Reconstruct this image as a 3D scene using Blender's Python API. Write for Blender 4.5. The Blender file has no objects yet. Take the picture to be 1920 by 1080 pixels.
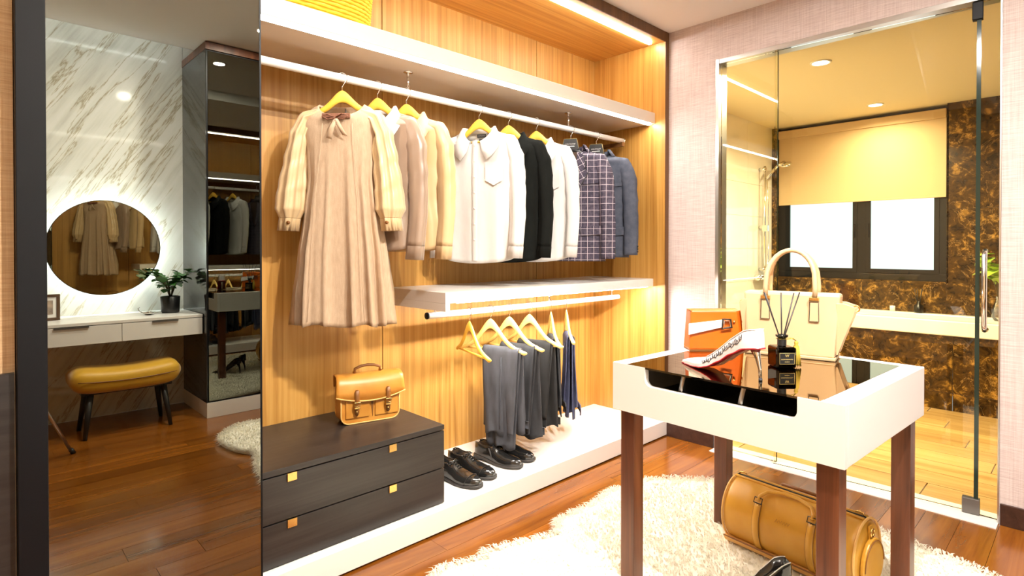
import bpy, bmesh, math, random
from math import sin, cos, pi, radians as R
from mathutils import Vector, Matrix, noise as mnoise
random.seed(7)
scene = bpy.context.scene
col = scene.collection

# ------------------------------------------------------------------ camera, world, exposure
cam = bpy.data.cameras.new('camera'); camo = bpy.data.objects.new('camera', cam); col.objects.link(camo)
camo.location = (0, 0, 1.2); camo.rotation_euler = (R(89.5), 0, R(-44))
cam.sensor_width = 36; cam.lens = 19.91; cam.shift_y = -65 / 1920; cam.clip_start = 0.05
scene.camera = camo
w = bpy.data.worlds.new('world'); scene.world = w; w.use_nodes = True
w.node_tree.nodes['Background'].inputs[0].default_value = (0.85, 0.95, 1, 1)
w.node_tree.nodes['Background'].inputs[1].default_value = 1.0
vs = scene.view_settings
vs.view_transform = 'Standard'; vs.look = 'None'; vs.gamma = 1; vs.use_curve_mapping = False
vs.exposure = 1.0
cy = scene.cycles
cy.max_bounces = 12; cy.glossy_bounces = 8; cy.diffuse_bounces = 5; cy.transparent_max_bounces = 16
cy.caustics_reflective = False; cy.caustics_refractive = False; cy.sample_clamp_indirect = 6

LED, STRIP, DOWN, BATH, RING, COVE = 150.0, 42.0, 60.0, 50.0, 190.0, 14.0

# ------------------------------------------------------------------ materials
def nodes(name):
    m = bpy.data.materials.new(name); m.use_nodes = True
    nt = m.node_tree; return m, nt, nt.nodes['Principled BSDF']

def N(nt, t, **k):
    n = nt.nodes.new(t)
    for a, v in k.items():
        if a in n.inputs: n.inputs[a].default_value = v
        else: setattr(n, a, v)
    return n

def coords(nt, scale=(1, 1, 1), rot=(0, 0, 0)):
    tc = N(nt, 'ShaderNodeTexCoord'); mp = N(nt, 'ShaderNodeMapping')
    mp.inputs['Scale'].default_value = scale; mp.inputs['Rotation'].default_value = rot
    nt.links.new(tc.outputs['Object'], mp.inputs['Vector']); return mp.outputs['Vector']

def ramp(nt, fac, stops):
    r = N(nt, 'ShaderNodeValToRGB'); e = r.color_ramp.elements
    while len(e) > 2: e.remove(e[-1])
    for i, (p, c) in enumerate(stops):
        x = e[i] if i < 2 else e.new(p)
        x.position = p; x.color = (*c, 1)
    nt.links.new(fac, r.inputs['Fac']); return r.outputs['Color']

def bump(nt, bs, h, strength, dist=0.002):
    b = N(nt, 'ShaderNodeBump'); b.inputs['Strength'].default_value = strength; b.inputs['Distance'].default_value = dist
    nt.links.new(h, b.inputs['Height']); nt.links.new(b.outputs['Normal'], bs.inputs['Normal'])

def mat(name, c, rough=.5, metal=0, c2=None, scale=(8, 8, 8), nscale=1, bmp=0, bd=.002, bscale=None, coat=0, sheen=0, spec=.5, det=4):
    m, nt, bs = nodes(name)
    bs.inputs['Base Color'].default_value = (*c, 1); bs.inputs['Roughness'].default_value = rough
    bs.inputs['Metallic'].default_value = metal; bs.inputs['Specular IOR Level'].default_value = spec
    bs.inputs['Coat Weight'].default_value = coat; bs.inputs['Coat Roughness'].default_value = .08
    if sheen: bs.inputs['Sheen Weight'].default_value = sheen
    if c2:
        n = N(nt, 'ShaderNodeTexNoise', Scale=nscale, Detail=det)
        nt.links.new(coords(nt, scale), n.inputs['Vector'])
        nt.links.new(ramp(nt, n.outputs['Fac'], [(.32, c), (.68, c2)]), bs.inputs['Base Color'])
    if bmp:
        n2 = N(nt, 'ShaderNodeTexNoise', Scale=1.0, Detail=3.0)
        nt.links.new(coords(nt, bscale or scale), n2.inputs['Vector'])
        bump(nt, bs, n2.outputs['Fac'], bmp, bd)
    m.diffuse_color = (*c, 1)
    return m

def emit(name, c, s):
    m = bpy.data.materials.new(name); m.use_nodes = True; nt = m.node_tree
    nt.nodes.remove(nt.nodes['Principled BSDF'])
    e = N(nt, 'ShaderNodeEmission'); e.inputs[0].default_value = (*c, 1); e.inputs[1].default_value = s
    nt.links.new(e.outputs[0], nt.nodes['Material Output'].inputs[0]); return m

def wood(name, a, b, c, scale, rough=.42, rnd=0.0, coat=0, bmp=.15):
    m, nt, bs = nodes(name)
    v = coords(nt, scale)
    n = N(nt, 'ShaderNodeTexNoise', Scale=1.0, Detail=6.0, Roughness=.62, Distortion=.6)
    if rnd:
        oi = N(nt, 'ShaderNodeObjectInfo'); ad = N(nt, 'ShaderNodeVectorMath', operation='MULTIPLY_ADD')
        cb = N(nt, 'ShaderNodeCombineXYZ')
        for i in range(3): nt.links.new(oi.outputs['Random'], cb.inputs[i])
        ad.inputs[1].default_value = (37, 53, 71)
        nt.links.new(cb.outputs[0], ad.inputs[0]); nt.links.new(v, ad.inputs[2]); v = ad.outputs[0]
    nt.links.new(v, n.inputs['Vector'])
    colr = ramp(nt, n.outputs['Fac'], [(.3, a), (.72, c), (.5, b)])
    if rnd:
        hs = N(nt, 'ShaderNodeHueSaturation'); mr = N(nt, 'ShaderNodeMapRange')
        mr.inputs['To Min'].default_value = 1 - rnd; mr.inputs['To Max'].default_value = 1 + rnd
        nt.links.new(oi.outputs['Random'], mr.inputs['Value']); nt.links.new(mr.outputs[0], hs.inputs['Value'])
        nt.links.new(colr, hs.inputs['Color']); colr = hs.outputs['Color']
    nt.links.new(colr, bs.inputs['Base Color'])
    bs.inputs['Roughness'].default_value = rough; bs.inputs['Coat Weight'].default_value = coat
    bs.inputs['Coat Roughness'].default_value = .1
    if bmp: bump(nt, bs, n.outputs['Fac'], bmp, .001)
    return m

def marble_light(name):
    m, nt, bs = nodes(name)
    v = coords(nt, (1, 1, 1), (0, R(-31), 0))
    n = N(nt, 'ShaderNodeTexNoise', Scale=1.6, Detail=6.0, Roughness=.6)
    st = N(nt, 'ShaderNodeMapping'); st.inputs['Scale'].default_value = (10, 3, .9)
    nt.links.new(v, st.inputs['Vector']); nt.links.new(st.outputs[0], n.inputs['Vector'])
    base = ramp(nt, n.outputs['Fac'], [(.30, (.56, .56, .51)), (.60, (.78, .78, .74)), (.46, (.72, .72, .67))])
    n2 = N(nt, 'ShaderNodeTexNoise', Scale=1.1, Detail=9.0, Roughness=.58, Distortion=.25)
    s2 = N(nt, 'ShaderNodeMapping'); s2.inputs['Scale'].default_value = (6.5, 1, .62); s2.inputs['Location'].default_value = (3, 1, 2)
    nt.links.new(v, s2.inputs['Vector']); nt.links.new(s2.outputs[0], n2.inputs['Vector'])
    ab = N(nt, 'ShaderNodeMath', operation='SUBTRACT'); ab.inputs[1].default_value = .5
    a2 = N(nt, 'ShaderNodeMath', operation='ABSOLUTE')
    nt.links.new(n2.outputs['Fac'], ab.inputs[0]); nt.links.new(ab.outputs[0], a2.inputs[0])
    vein = ramp(nt, a2.outputs[0], [(.0, (.52, .47, .36)), (.016, (1, 1, 1)), (.005, (.80, .76, .66))])
    mx = N(nt, 'ShaderNodeMix', data_type='RGBA', blend_type='MULTIPLY'); mx.inputs[0].default_value = 1
    nt.links.new(base, mx.inputs[6]); nt.links.new(vein, mx.inputs[7])
    nt.links.new(mx.outputs[2], bs.inputs['Base Color'])
    bs.inputs['Roughness'].default_value = .06; bs.inputs['Specular IOR Level'].default_value = .35
    return m

def marble_dark(name):
    m, nt, bs = nodes(name)
    v = coords(nt, (1, 1, 1))
    oi = N(nt, 'ShaderNodeObjectInfo'); cb = N(nt, 'ShaderNodeCombineXYZ')
    for i in range(3): nt.links.new(oi.outputs['Random'], cb.inputs[i])
    ad = N(nt, 'ShaderNodeVectorMath', operation='MULTIPLY_ADD'); ad.inputs[1].default_value = (9, 13, 17)
    nt.links.new(cb.outputs[0], ad.inputs[0]); nt.links.new(v, ad.inputs[2]); v = ad.outputs[0]
    n = N(nt, 'ShaderNodeTexNoise', Scale=13.0, Detail=9.0, Roughness=.72, Distortion=.5); nt.links.new(v, n.inputs['Vector'])
    base = ramp(nt, n.outputs['Fac'], [(.40, (.012, .005, .001)), (.68, (.42, .22, .04)), (.54, (.06, .027, .004))])
    n2 = N(nt, 'ShaderNodeTexNoise', Scale=3.2, Detail=9.0, Roughness=.6, Distortion=1.2); nt.links.new(v, n2.inputs['Vector'])
    ab = N(nt, 'ShaderNodeMath', operation='SUBTRACT'); ab.inputs[1].default_value = .5
    a2 = N(nt, 'ShaderNodeMath', operation='ABSOLUTE')
    nt.links.new(n2.outputs['Fac'], ab.inputs[0]); nt.links.new(ab.outputs[0], a2.inputs[0])
    vein = ramp(nt, a2.outputs[0], [(.0, (.30, .18, .06)), (.006, (0, 0, 0)), (.002, (.10, .055, .018))])
    mx = N(nt, 'ShaderNodeMix', data_type='RGBA', blend_type='ADD'); mx.inputs[0].default_value = 1
    nt.links.new(base, mx.inputs[6]); nt.links.new(vein, mx.inputs[7])
    nt.links.new(mx.outputs[2], bs.inputs['Base Color']); bs.inputs['Roughness'].default_value = .2; bs.inputs['Specular IOR Level'].default_value = .3
    return m

def weave(name, a, b, rough=.85):
    m, nt, bs = nodes(name)
    n = N(nt, 'ShaderNodeTexNoise', Scale=1.0, Detail=5.0, Roughness=.7)
    nt.links.new(coords(nt, (9, 9, 260)), n.inputs['Vector'])
    n2 = N(nt, 'ShaderNodeTexNoise', Scale=1.0, Detail=2.0)
    nt.links.new(coords(nt, (240, 240, 6)), n2.inputs['Vector'])
    ad = N(nt, 'ShaderNodeMath', operation='MULTIPLY_ADD'); ad.inputs[1].default_value = .45
    nt.links.new(n2.outputs['Fac'], ad.inputs[0]); nt.links.new(n.outputs['Fac'], ad.inputs[2])
    nt.links.new(ramp(nt, ad.outputs[0], [(.5, a), (.95, b)]), bs.inputs['Base Color'])
    bs.inputs['Roughness'].default_value = rough; bump(nt, bs, ad.outputs[0], .35, .002); return m

def plaid(name, base, base2, line, period=.036, ang=0.0):
    m, nt, bs = nodes(name)
    tc = N(nt, 'ShaderNodeTexCoord'); sp = N(nt, 'ShaderNodeSeparateXYZ'); nt.links.new(coords(nt, (1, 1, 1), (0, R(ang), 0)), sp.inputs[0])
    outs = []
    for ax in ('X', 'Z'):
        for off, wd in ((0, .055),):
            a = N(nt, 'ShaderNodeMath', operation='MULTIPLY_ADD'); a.inputs[1].default_value = 1 / period; a.inputs[2].default_value = 50 + off
            f = N(nt, 'ShaderNodeMath', operation='FRACT'); l = N(nt, 'ShaderNodeMath', operation='LESS_THAN'); l.inputs[1].default_value = wd
            nt.links.new(sp.outputs[ax], a.inputs[0]); nt.links.new(a.outputs[0], f.inputs[0]); nt.links.new(f.outputs[0], l.inputs[0]); outs.append(l.outputs[0])
    mxm = N(nt, 'ShaderNodeMath', operation='MAXIMUM'); nt.links.new(outs[0], mxm.inputs[0]); nt.links.new(outs[1], mxm.inputs[1])
    n = N(nt, 'ShaderNodeTexNoise', Scale=60.0, Detail=2.0); nt.links.new(tc.outputs['Object'], n.inputs['Vector'])
    cb = ramp(nt, n.outputs['Fac'], [(.4, base), (.6, base2)])
    mx = N(nt, 'ShaderNodeMix', data_type='RGBA'); nt.links.new(mxm.outputs[0], mx.inputs[0]); nt.links.new(cb, mx.inputs[6]); mx.inputs[7].default_value = (*line, 1)
    nt.links.new(mx.outputs[2], bs.inputs['Base Color']); bs.inputs['Roughness'].default_value = .8; return m

def pane(name, tint, refl, rcol=(1, 1, 1), ior=1.5, tilt=0.0):
    m = bpy.data.materials.new(name); m.use_nodes = True; nt = m.node_tree
    nt.nodes.remove(nt.nodes['Principled BSDF'])
    t = N(nt, 'ShaderNodeBsdfTransparent'); t.inputs[0].default_value = (*tint, 1)
    g = N(nt, 'ShaderNodeBsdfGlossy'); g.inputs['Roughness'].default_value = 0.0; g.inputs[0].default_value = (*rcol, 1)
    fr = N(nt, 'ShaderNodeFresnel', IOR=ior); ad = N(nt, 'ShaderNodeMath', operation='ADD', use_clamp=True); ad.inputs[1].default_value = refl
    nt.links.new(fr.outputs[0], ad.inputs[0])
    mx = N(nt, 'ShaderNodeMixShader'); nt.links.new(ad.outputs[0], mx.inputs[0])
    nt.links.new(t.outputs[0], mx.inputs[1]); nt.links.new(g.outputs[0], mx.inputs[2])
    nt.links.new(mx.outputs[0], nt.nodes['Material Output'].inputs[0]); return m

def pile_mat(name, c):
    m, nt, bs = nodes(name); bs.inputs['Base Color'].default_value = (*c, 1); bs.inputs['Roughness'].default_value = 1; bs.inputs['Specular IOR Level'].default_value = 0
    t = N(nt, 'ShaderNodeBsdfTranslucent'); t.inputs[0].default_value = (*c, 1); mx = N(nt, 'ShaderNodeMixShader'); mx.inputs[0].default_value = .5
    nt.links.new(bs.outputs[0], mx.inputs[1]); nt.links.new(t.outputs[0], mx.inputs[2]); nt.links.new(mx.outputs[0], nt.nodes['Material Output'].inputs[0]); return m

OAK1, OAK2, OAK3 = (.37, .165, .030), (.51, .26, .056), (.62, .355, .10)
MT = dict(
    oak=wood('oak_veneer', OAK1, OAK2, OAK3, (48, 48, .9)),
    oak_x=wood('oak_veneer_lengthwise', OAK1, OAK2, OAK3, (.9, 48, 48)),
    oak_dark=wood('oak_edge', (.09, .035, .010), (.14, .06, .018), (.20, .09, .03), (26, 26, .7)),
    walnut=wood('reddish_walnut', (.05, .014, .006), (.115, .034, .013), (.19, .065, .025), (22, 22, 1.2), .35),
    floor=wood('merbau_floor', (.13, .036, .004), (.195, .060, .006), (.26, .09, .011), (1.1, 17, 17), .2, rnd=.22, coat=.25, bmp=.06),
    bath_floor=wood('honey_floor_tile', (.34, .19, .06), (.46, .28, .10), (.56, .36, .15), (15, .9, 15), .22, rnd=.14, bmp=.05),
    white=mat('white_lacquer', (.80, .785, .76), .3), white_matt=mat('white_paint', (.82, .80, .78), .7),
    shelf=mat('cream_white_lacquer', (.72, .645, .56), .35),
    ceil=mat('ceiling_paint', (.90, .885, .875), .9), bath_ceil=mat('cream_ceiling_paint', (.76, .66, .42), .8),
    black_wood=wood('black_stained_oak', (.012, .010, .010), (.022, .019, .018), (.034, .030, .028), (1.2, 40, 40), .35, bmp=.1),
    black=mat('matt_black', (.010, .010, .011), .4), black_metal=mat('black_metal', (.004, .0045, .006), .45, 0, spec=.2),
    dark_frame=mat('dark_bronze_frame', (.018, .014, .012), .3, .4),
    wall=weave('pinkish_grasscloth', (.44, .35, .335), (.66, .57, .55)),
    wall_tan=weave('tan_grasscloth', (.40, .25, .12), (.62, .43, .25)),
    dark_lam=wood('dark_brown_skirting', (.022, .010, .007), (.04, .017, .012), (.06, .028, .018), (2, 30, 30), .3),
    marble=marble_light('veined_white_marble'), marble_dark=marble_dark('brown_emperador_marble'),
    mirror=mat('grey_tinted_mirror', (.245, .25, .22), .0, 1), mirror_clear=mat('mirror_silver', (.62, .58, .45), .0, 1),
    smoked=mat('smoked_glass_side', (.05, .05, .05), .05, .6),
    chrome=mat('chrome', (.85, .84, .82), .12, 1), steel=mat('brushed_steel', (.62, .61, .60), .28, 1), brass=mat('brass', (.80, .52, .18), .25, 1),
    rod=mat('white_aluminium', (.85, .83, .80), .3, .1), greymetal=mat('grey_metal', (.16, .15, .14), .35, .6),
    hanger=mat('yellow_beech', (.80, .45, .04), .42, 0, (.86, .54, .08), (30, 30, 4), bmp=.05),
    hanger_pale=mat('pale_beech', (.86, .58, .14), .42, 0, (.88, .64, .22), (30, 30, 4)),
    leather=mat('tan_leather', (.50, .20, .025), .38, 0, (.62, .29, .05), (9, 9, 9), bmp=.12, bscale=(260, 260, 260)),
    leather_dk=mat('brown_leather_edge', (.20, .075, .014), .45), leather_pale=mat('pale_leather_piping', (.74, .43, .13), .5),
    duffel=mat('caramel_leather', (.52, .25, .022), .36, 0, (.62, .33, .045), (7, 7, 7), bmp=.1, bscale=(220, 220, 220)),
    cream=mat('cream_leather', (.57, .385, .21), .45, 0, (.61, .42, .24), (6, 6, 6), bmp=.06, bscale=(240, 240, 240)),
    cream_dk=mat('peach_leather', (.80, .48, .20), .45), orange=mat('orange_leather', (.62, .115, .002), .4, 0, (.66, .135, .004), (8, 8, 8)),
    mustard=mat('mustard_velvet', (.56, .30, .008), .5, 0, (.62, .35, .015), (14, 14, 14), sheen=.3),
    patent=mat('black_polished_leather', (.012, .012, .012), .16, coat=.6), sole=mat('dark_rubber_sole', (.03, .026, .024), .5),
    lining=mat('dark_brown_lining', (.05, .025, .012), .8),
    pump=mat('white_patent_leather', (.84, .80, .80), .16, coat=.5), red=mat('red_sole', (.55, .02, .03), .25), ink=mat('black_ink', (.03, .03, .04), .6),
    linen=mat('beige_linen', (.44, .315, .205), .9, 0, (.50, .365, .245), (160, 160, 30), bmp=.3, bscale=(420, 420, 420)),
    satin=mat('champagne_satin', (.58, .41, .21), .36, 0, (.64, .47, .27), (12, 12, 4), sheen=.3),
    taupe=mat('taupe_satin', (.27, .185, .13), .34, 0, (.32, .23, .165), (12, 12, 4), sheen=.3),
    beige=mat('warm_beige_satin', (.56, .39, .19), .40, 0, (.62, .45, .25), (12, 12, 4), sheen=.2),
    cotton=mat('white_cotton', (.62, .61, .60), .85, 0, (.66, .65, .64), (20, 20, 5), bmp=.5, bd=.006, bscale=(16, 16, 7), spec=.15),
    cotton_black=mat('black_cotton', (.004, .0045, .004), .9, 0, (.007, .008, .007), (20, 20, 5), bmp=.5, bd=.006, bscale=(16, 16, 7), spec=.15),
    plaid=plaid('navy_windowpane_check', (.035, .030, .055), (.07, .055, .085), (.62, .55, .60)),
    plaid_lapel=plaid('navy_windowpane_check_bias', (.035, .030, .055), (.07, .055, .085), (.62, .55, .60), ang=28),
    navy=mat('slate_navy_wool', (.045, .055, .085), .8, 0, (.075, .085, .12), (30, 30, 30)),
    char=mat('charcoal_grey_twill', (.042, .045, .055), .85, 0, (.066, .07, .084), (30, 30, 10)),
    dkgrey=mat('dark_grey_twill', (.020, .021, .025), .85, 0, (.036, .038, .044), (30, 30, 10)),
    blk_twill=mat('black_twill', (.010, .0095, .0095), .85, 0, (.018, .018, .019), (30, 30, 10)),
    indigo=mat('indigo_denim', (.028, .032, .075), .85, 0, (.075, .085, .15), (26, 26, 8)),
    rug=mat('ivory_wool', (.80, .77, .66), .95, 0, (.84, .81, .72), (5, 5, 5)),
    pile=pile_mat('ivory_pile', (.82, .79, .70)),
    basket=mat('yellow_straw', (.74, .48, .02), .7, 0, (.84, .60, .05), (30, 30, 90)),
    leaf=mat('green_leaf', (.03, .11, .02), .45, 0, (.06, .19, .04), (9, 9, 9)), leaf_lime=mat('lime_leaf', (.32, .50, .03), .5, 0, (.42, .60, .08), (9, 9, 9)),
    stem=mat('brown_stem', (.10, .07, .03), .7), soil=mat('potting_soil', (.02, .014, .01), .95),
    tile=mat('beige_gloss_tile', (.84, .78, .64), .05, 0, (.87, .82, .70), (3, 3, 3), spec=.7), tub=mat('white_acrylic', (.80, .77, .70), .2),
    blind=mat('cream_roller_blind', (.56, .405, .225), .85, bmp=.08, bscale=(300, 300, 300)),
    glass=pane('clear_glass', (.95, .96, .88), .0, ior=1.38), glass_edge=mat('green_glass_edge', (.012, .028, .022), .1),
    table_glass=pane('bronze_table_glass', (.10, .085, .06), .30, (.86, .74, .56), 1.6),
    bottle=pane('smoked_bottle_glass', (.05, .05, .05), .02, ior=1.35), dark_liquid=mat('dark_liquid', (.004, .004, .004), .3),
    clear=pane('clear_acrylic', (.95, .95, .95), .08), gold_print=mat('gold_print', (.62, .48, .18), .4, .5), white_print=mat('white_print', (.75, .75, .74), .6),
    gold_thread=mat('old_gold_thread', (.42, .29, .03), .7), ribbon=mat('brown_patterned_ribbon', (.14, .05, .025), .6, 0, (.24, .10, .05), (150, 40, 40)),
    paper=mat('photo_print', (.55, .42, .32), .5, 0, (.10, .08, .09), (14, 14, 14)), threshold=mat('white_stone_threshold', (.78, .76, .72), .25),
    frame_wood=mat('walnut_frame', (.10, .05, .025), .4), slot=mat('dark_felt_tray', (.018, .020, .012), .8, 0, (.05, .055, .035), (60, 60, 60)),
    led=emit('led_light', (1, .93, .84), LED), strip2=emit('led_light_upper', (1, .93, .84), STRIP), down=emit('downlight_glow', (1, .90, .76), DOWN), bath=emit('bath_downlight_glow', (1, .84, .58), BATH),
    ring=emit('cool_led_ring', (.86, .95, 1), RING), cove=emit('cove_led', (.92, .97, 1), COVE), daylight=emit('frosted_daylit_glass', (.78, .92, .97), .74),
)

# ------------------------------------------------------------------ mesh builder
class B:
    def __init__(s): s.v = []; s.f = []; s.sm = []
    def add(s, vs, fs, smooth=False):
        o = len(s.v); s.v += [tuple(p) for p in vs]
        s.f += [tuple(i + o for i in f) for f in fs]; s.sm += [smooth] * len(fs); return s
    def box(s, x0, x1, y0, y1, z0, z1):
        v = [(x, y, z) for z in (z0, z1) for y in (y0, y1) for x in (x0, x1)]
        return s.add(v, [(0, 2, 3, 1), (4, 5, 7, 6), (0, 1, 5, 4), (2, 6, 7, 3), (0, 4, 6, 2), (1, 3, 7, 5)])
    def prism(s, poly, d, smooth=False):
        n = len(poly); d = Vector(d); a = [Vector(p) for p in poly]; b = [p + d for p in a]
        fs = [tuple(range(n))[::-1], tuple(range(n, 2 * n))] + [(i, (i + 1) % n, n + (i + 1) % n, n + i) for i in range(n)]
        return s.add(a + b, fs, smooth)
    def loft(s, rings, closed=True, cap0=False, cap1=False, smooth=True):
        n = len(rings[0]); v = [p for r in rings for p in r]; fs = []
        for i in range(len(rings) - 1):
            for j in range(n if closed else n - 1):
                k = (j + 1) % n; fs.append((i * n + j, i * n + k, (i + 1) * n + k, (i + 1) * n + j))
        if cap0: fs.append(tuple(range(n))[::-1])
        if cap1: fs.append(tuple(range((len(rings) - 1) * n, len(rings) * n)))
        return s.add(v, fs, smooth)
    def tube(s, pts, r, n=10, closed=False, flat=1.0, cap=True):
        P = [Vector(p) for p in pts]; m = len(P); rs = r if isinstance(r, (list, tuple)) else [r] * m
        T = []
        for i in range(m):
            a = P[(i - 1) % m] if (closed or i > 0) else P[0]; b = P[(i + 1) % m] if (closed or i < m - 1) else P[-1]
            T.append((b - a).normalized())
        u = T[0].cross(Vector((0, 0, 1)))
        if u.length < 1e-3: u = T[0].cross(Vector((0, 1, 0)))
        u.normalize(); rings = []
        for i in range(m):
            u = (u - T[i] * u.dot(T[i])).normalized(); w = T[i].cross(u)
            rings.append([P[i] + u * cos(2 * pi * j / n) * rs[i] + w * sin(2 * pi * j / n) * rs[i] * flat for j in range(n)])
        if closed: rings.append(rings[0])
        return s.loft(rings, True, cap and not closed, cap and not closed)
    def lathe(s, prof, n=24, c=(0, 0, 0), cap0=True, cap1=True):
        rings = [[(c[0] + r * cos(2 * pi * j / n), c[1] + r * sin(2 * pi * j / n), c[2] + z) for j in range(n)] for r, z in prof]
        return s.loft(rings, True, cap0, cap1)
    def xf(s, m):
        s.v = [tuple(m @ Vector(p)) for p in s.v]; return s

def obj(name, b, m, parent=None, loc=None, rz=0, bevel=0, sub=0, solid=0, kind=None, label=None, flat=False):
    me = bpy.data.meshes.new(name); me.from_pydata(b.v, [], b.f); me.update()
    bm = bmesh.new(); bm.from_mesh(me); bmesh.ops.recalc_face_normals(bm, faces=bm.faces); bm.to_mesh(me); bm.free()
    me.polygons.foreach_set('use_smooth', [bool(x) and not flat for x in b.sm])
    me.materials.append(MT[m] if isinstance(m, str) else m)
    o = bpy.data.objects.new(name, me); col.objects.link(o)
    if parent: o.parent = parent
    if loc: o.location = loc
    if rz: o.rotation_euler.z = rz
    if solid:
        md = o.modifiers.new('solid', 'SOLIDIFY'); md.thickness = solid; md.offset = 0
    if bevel:
        md = o.modifiers.new('bevel', 'BEVEL'); md.width = bevel; md.segments = 2; md.limit_method = 'ANGLE'; md.angle_limit = R(40)
    if sub:
        md = o.modifiers.new('sub', 'SUBSURF'); md.levels = sub; md.render_levels = sub
    if kind: o['kind'] = kind
    if label: o['label'] = label
    return o
def box(name, x0, x1, y0, y1, z0, z1, m, parent=None, bevel=0, **k):
    return obj(name, B().box(x0, x1, y0, y1, z0, z1), m, parent, bevel=bevel, **k)
def thing(name, label, cat, loc=(0, 0, 0), rz=0, group=None):
    o = bpy.data.objects.new(name, None); o.empty_display_size = .05; col.objects.link(o)
    o.location = loc; o.rotation_euler.z = rz; o['label'] = label; o['category'] = cat
    if group: o['group'] = group
    return o
def tag(o, label, cat, group=None):
    o['label'] = label; o['category'] = cat
    if group: o['group'] = group
    return o
def struct(name, *a, **k):
    o = box(name, *a, **k)
    if not k.get('parent'): o['kind'] = 'structure'
    return o
def root(name):
    o = bpy.data.objects.new(name, None); col.objects.link(o); o['kind'] = 'structure'; return o
def lerp(a, b, t): return a + (b - a) * t
def interp(keys, x):
    if x <= keys[0][0]: return keys[0][1:]
    for a, b in zip(keys, keys[1:]):
        if x <= b[0]:
            t = (x - a[0]) / (b[0] - a[0]); t = t * t * (3 - 2 * t) * .5 + t * .5
            return tuple(lerp(p, q, t) for p, q in zip(a[1:], b[1:]))
    return keys[-1][1:]
def text(name, s, size, m, parent, loc, rot, ext=.0004):
    cu = bpy.data.curves.new(name, 'FONT'); cu.body = s; cu.size = size; cu.extrude = ext; cu.align_x = 'CENTER'; cu.align_y = 'CENTER'
    t = bpy.data.objects.new(name, cu); me = bpy.data.meshes.new_from_object(t); bpy.data.objects.remove(t)
    me.materials.clear(); me.materials.append(MT[m])
    o = bpy.data.objects.new(name, me); col.objects.link(o); o.parent = parent; o.location = loc; o.rotation_euler = rot; return o
def scribble(name, w_, h_, m, parent, loc, rot=(R(90), 0, 0), seed=1, r=.0006):
    """print too small to read in the photograph: one fine zigzag line of letter height"""
    q = random.Random(seed); n = max(6, int(w_ / h_ * 3)); pts = [(-w_ / 2 + w_ * i / n, h_ * (.5 if i % 2 else -.5) * q.uniform(.6, 1), 0) for i in range(n + 1)]
    o = obj(name, B().tube(pts, r, 4), m, parent, loc=loc); o.rotation_euler = rot; return o
# ------------------------------------------------------------------ setting
WX = 3.235           # room face of the wall with the glazed opening
VY = -1.21           # marble wall behind the camera
fl = box('floor', -1.0, WX, VY, 2.5, -.06, -.016, 'black'); fl['kind'] = 'structure'
rf = random.Random(3); y = VY
while y < 1.93:
    x = -1.0 - rf.random() * .9; y1 = min(y + .125, 1.935)
    while x < WX:
        L = rf.choice((1.1, 1.3, 1.5)); a, b = max(x, -1.0), min(x + L, WX)
        if b - a > .03: box('floor_plank', a + .0007, b - .0007, y + .0007, y1 - .0007, -.016, 0, 'floor', fl)
        x += L
    y += .125
# ceilings: the dropped one by the wardrobe, the higher one over the vanity with a cove
c = struct('ceiling', -1.1, WX + .1, .70, 2.6, 2.571, 2.72, 'ceil')
struct('ceiling_raised', -1.1, WX + .1, -.89, .70, 2.66, 2.72, 'ceil')
struct('ceiling_cove', -1.1, WX + .1, VY - .1, -.89, 2.78, 2.82, 'ceil')
struct('trim_1', -1.1, WX + .1, -.90, -.885, 2.66, 2.775, 'ceil')
cs = box('cove_light', -.95, 1.18, -.915, -.903, 2.70, 2.715, 'cove'); tag(cs, 'hidden cool light strip in the ceiling cove above the marble wall', 'light strip')
# wall right: pieces around the glazed opening
wr = root('wall_right')
for nm, a in (('wall_panel', (WX, WX + .1, 1.595, 2.6, 0, 2.571)), ('wall_panel', (WX, WX + .1, -1.3, .294, 0, 2.72)), ('wall_panel', (WX, WX + .1, .294, 1.595, 2.325, 2.66))):
    box(nm, *a, 'wall', wr)
struct('wall_left', -1.1, -1.0, VY - .1, 2.6, 0, 2.82, 'wall_tan')
struct('wall_front', -1.0, .088, 1.885, 2.0, 0, 2.571, 'wall_tan')
struct('wall_wardrobe', -1.0, WX, 2.51, 2.6, 0, 2.571, 'wall_tan')
struct('trim_2', -1.0, .086, 1.868, 1.885, 0, .89, 'black_wood')
wv = struct('wall_vanity', -1.1, WX + .1, VY - .1, VY - .012, 0, 2.82, 'white_matt')
for i, (a, b) in enumerate(((-1.0, 1.222), (1.224, WX))):
    box('marble_slab', a, b, VY - .012, VY, 0, 2.78, 'marble', wv)
struct('baseboard_right', WX - .014, WX, 1.60, 1.913, 0, .092, 'dark_lam', bevel=.002)
struct('baseboard_door', WX - .014, WX, -1.2, .29, 0, .092, 'dark_lam', bevel=.002)
th = struct('trim_3', WX - .075, WX + .10, .296, 1.593, -.03, .004, 'threshold')
# frame channel of the glazed opening
ch = struct('trim_4', WX - .004, WX + .10, 1.575, 1.5945, 0, 2.325, 'steel'); 
struct('trim_5', WX + .0, WX + .10, .294, 1.575, 2.30, 2.3245, 'steel')
struct('trim_6', WX - .003, WX + .10, .2945, .300, 0, 2.30, 'steel')

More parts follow.
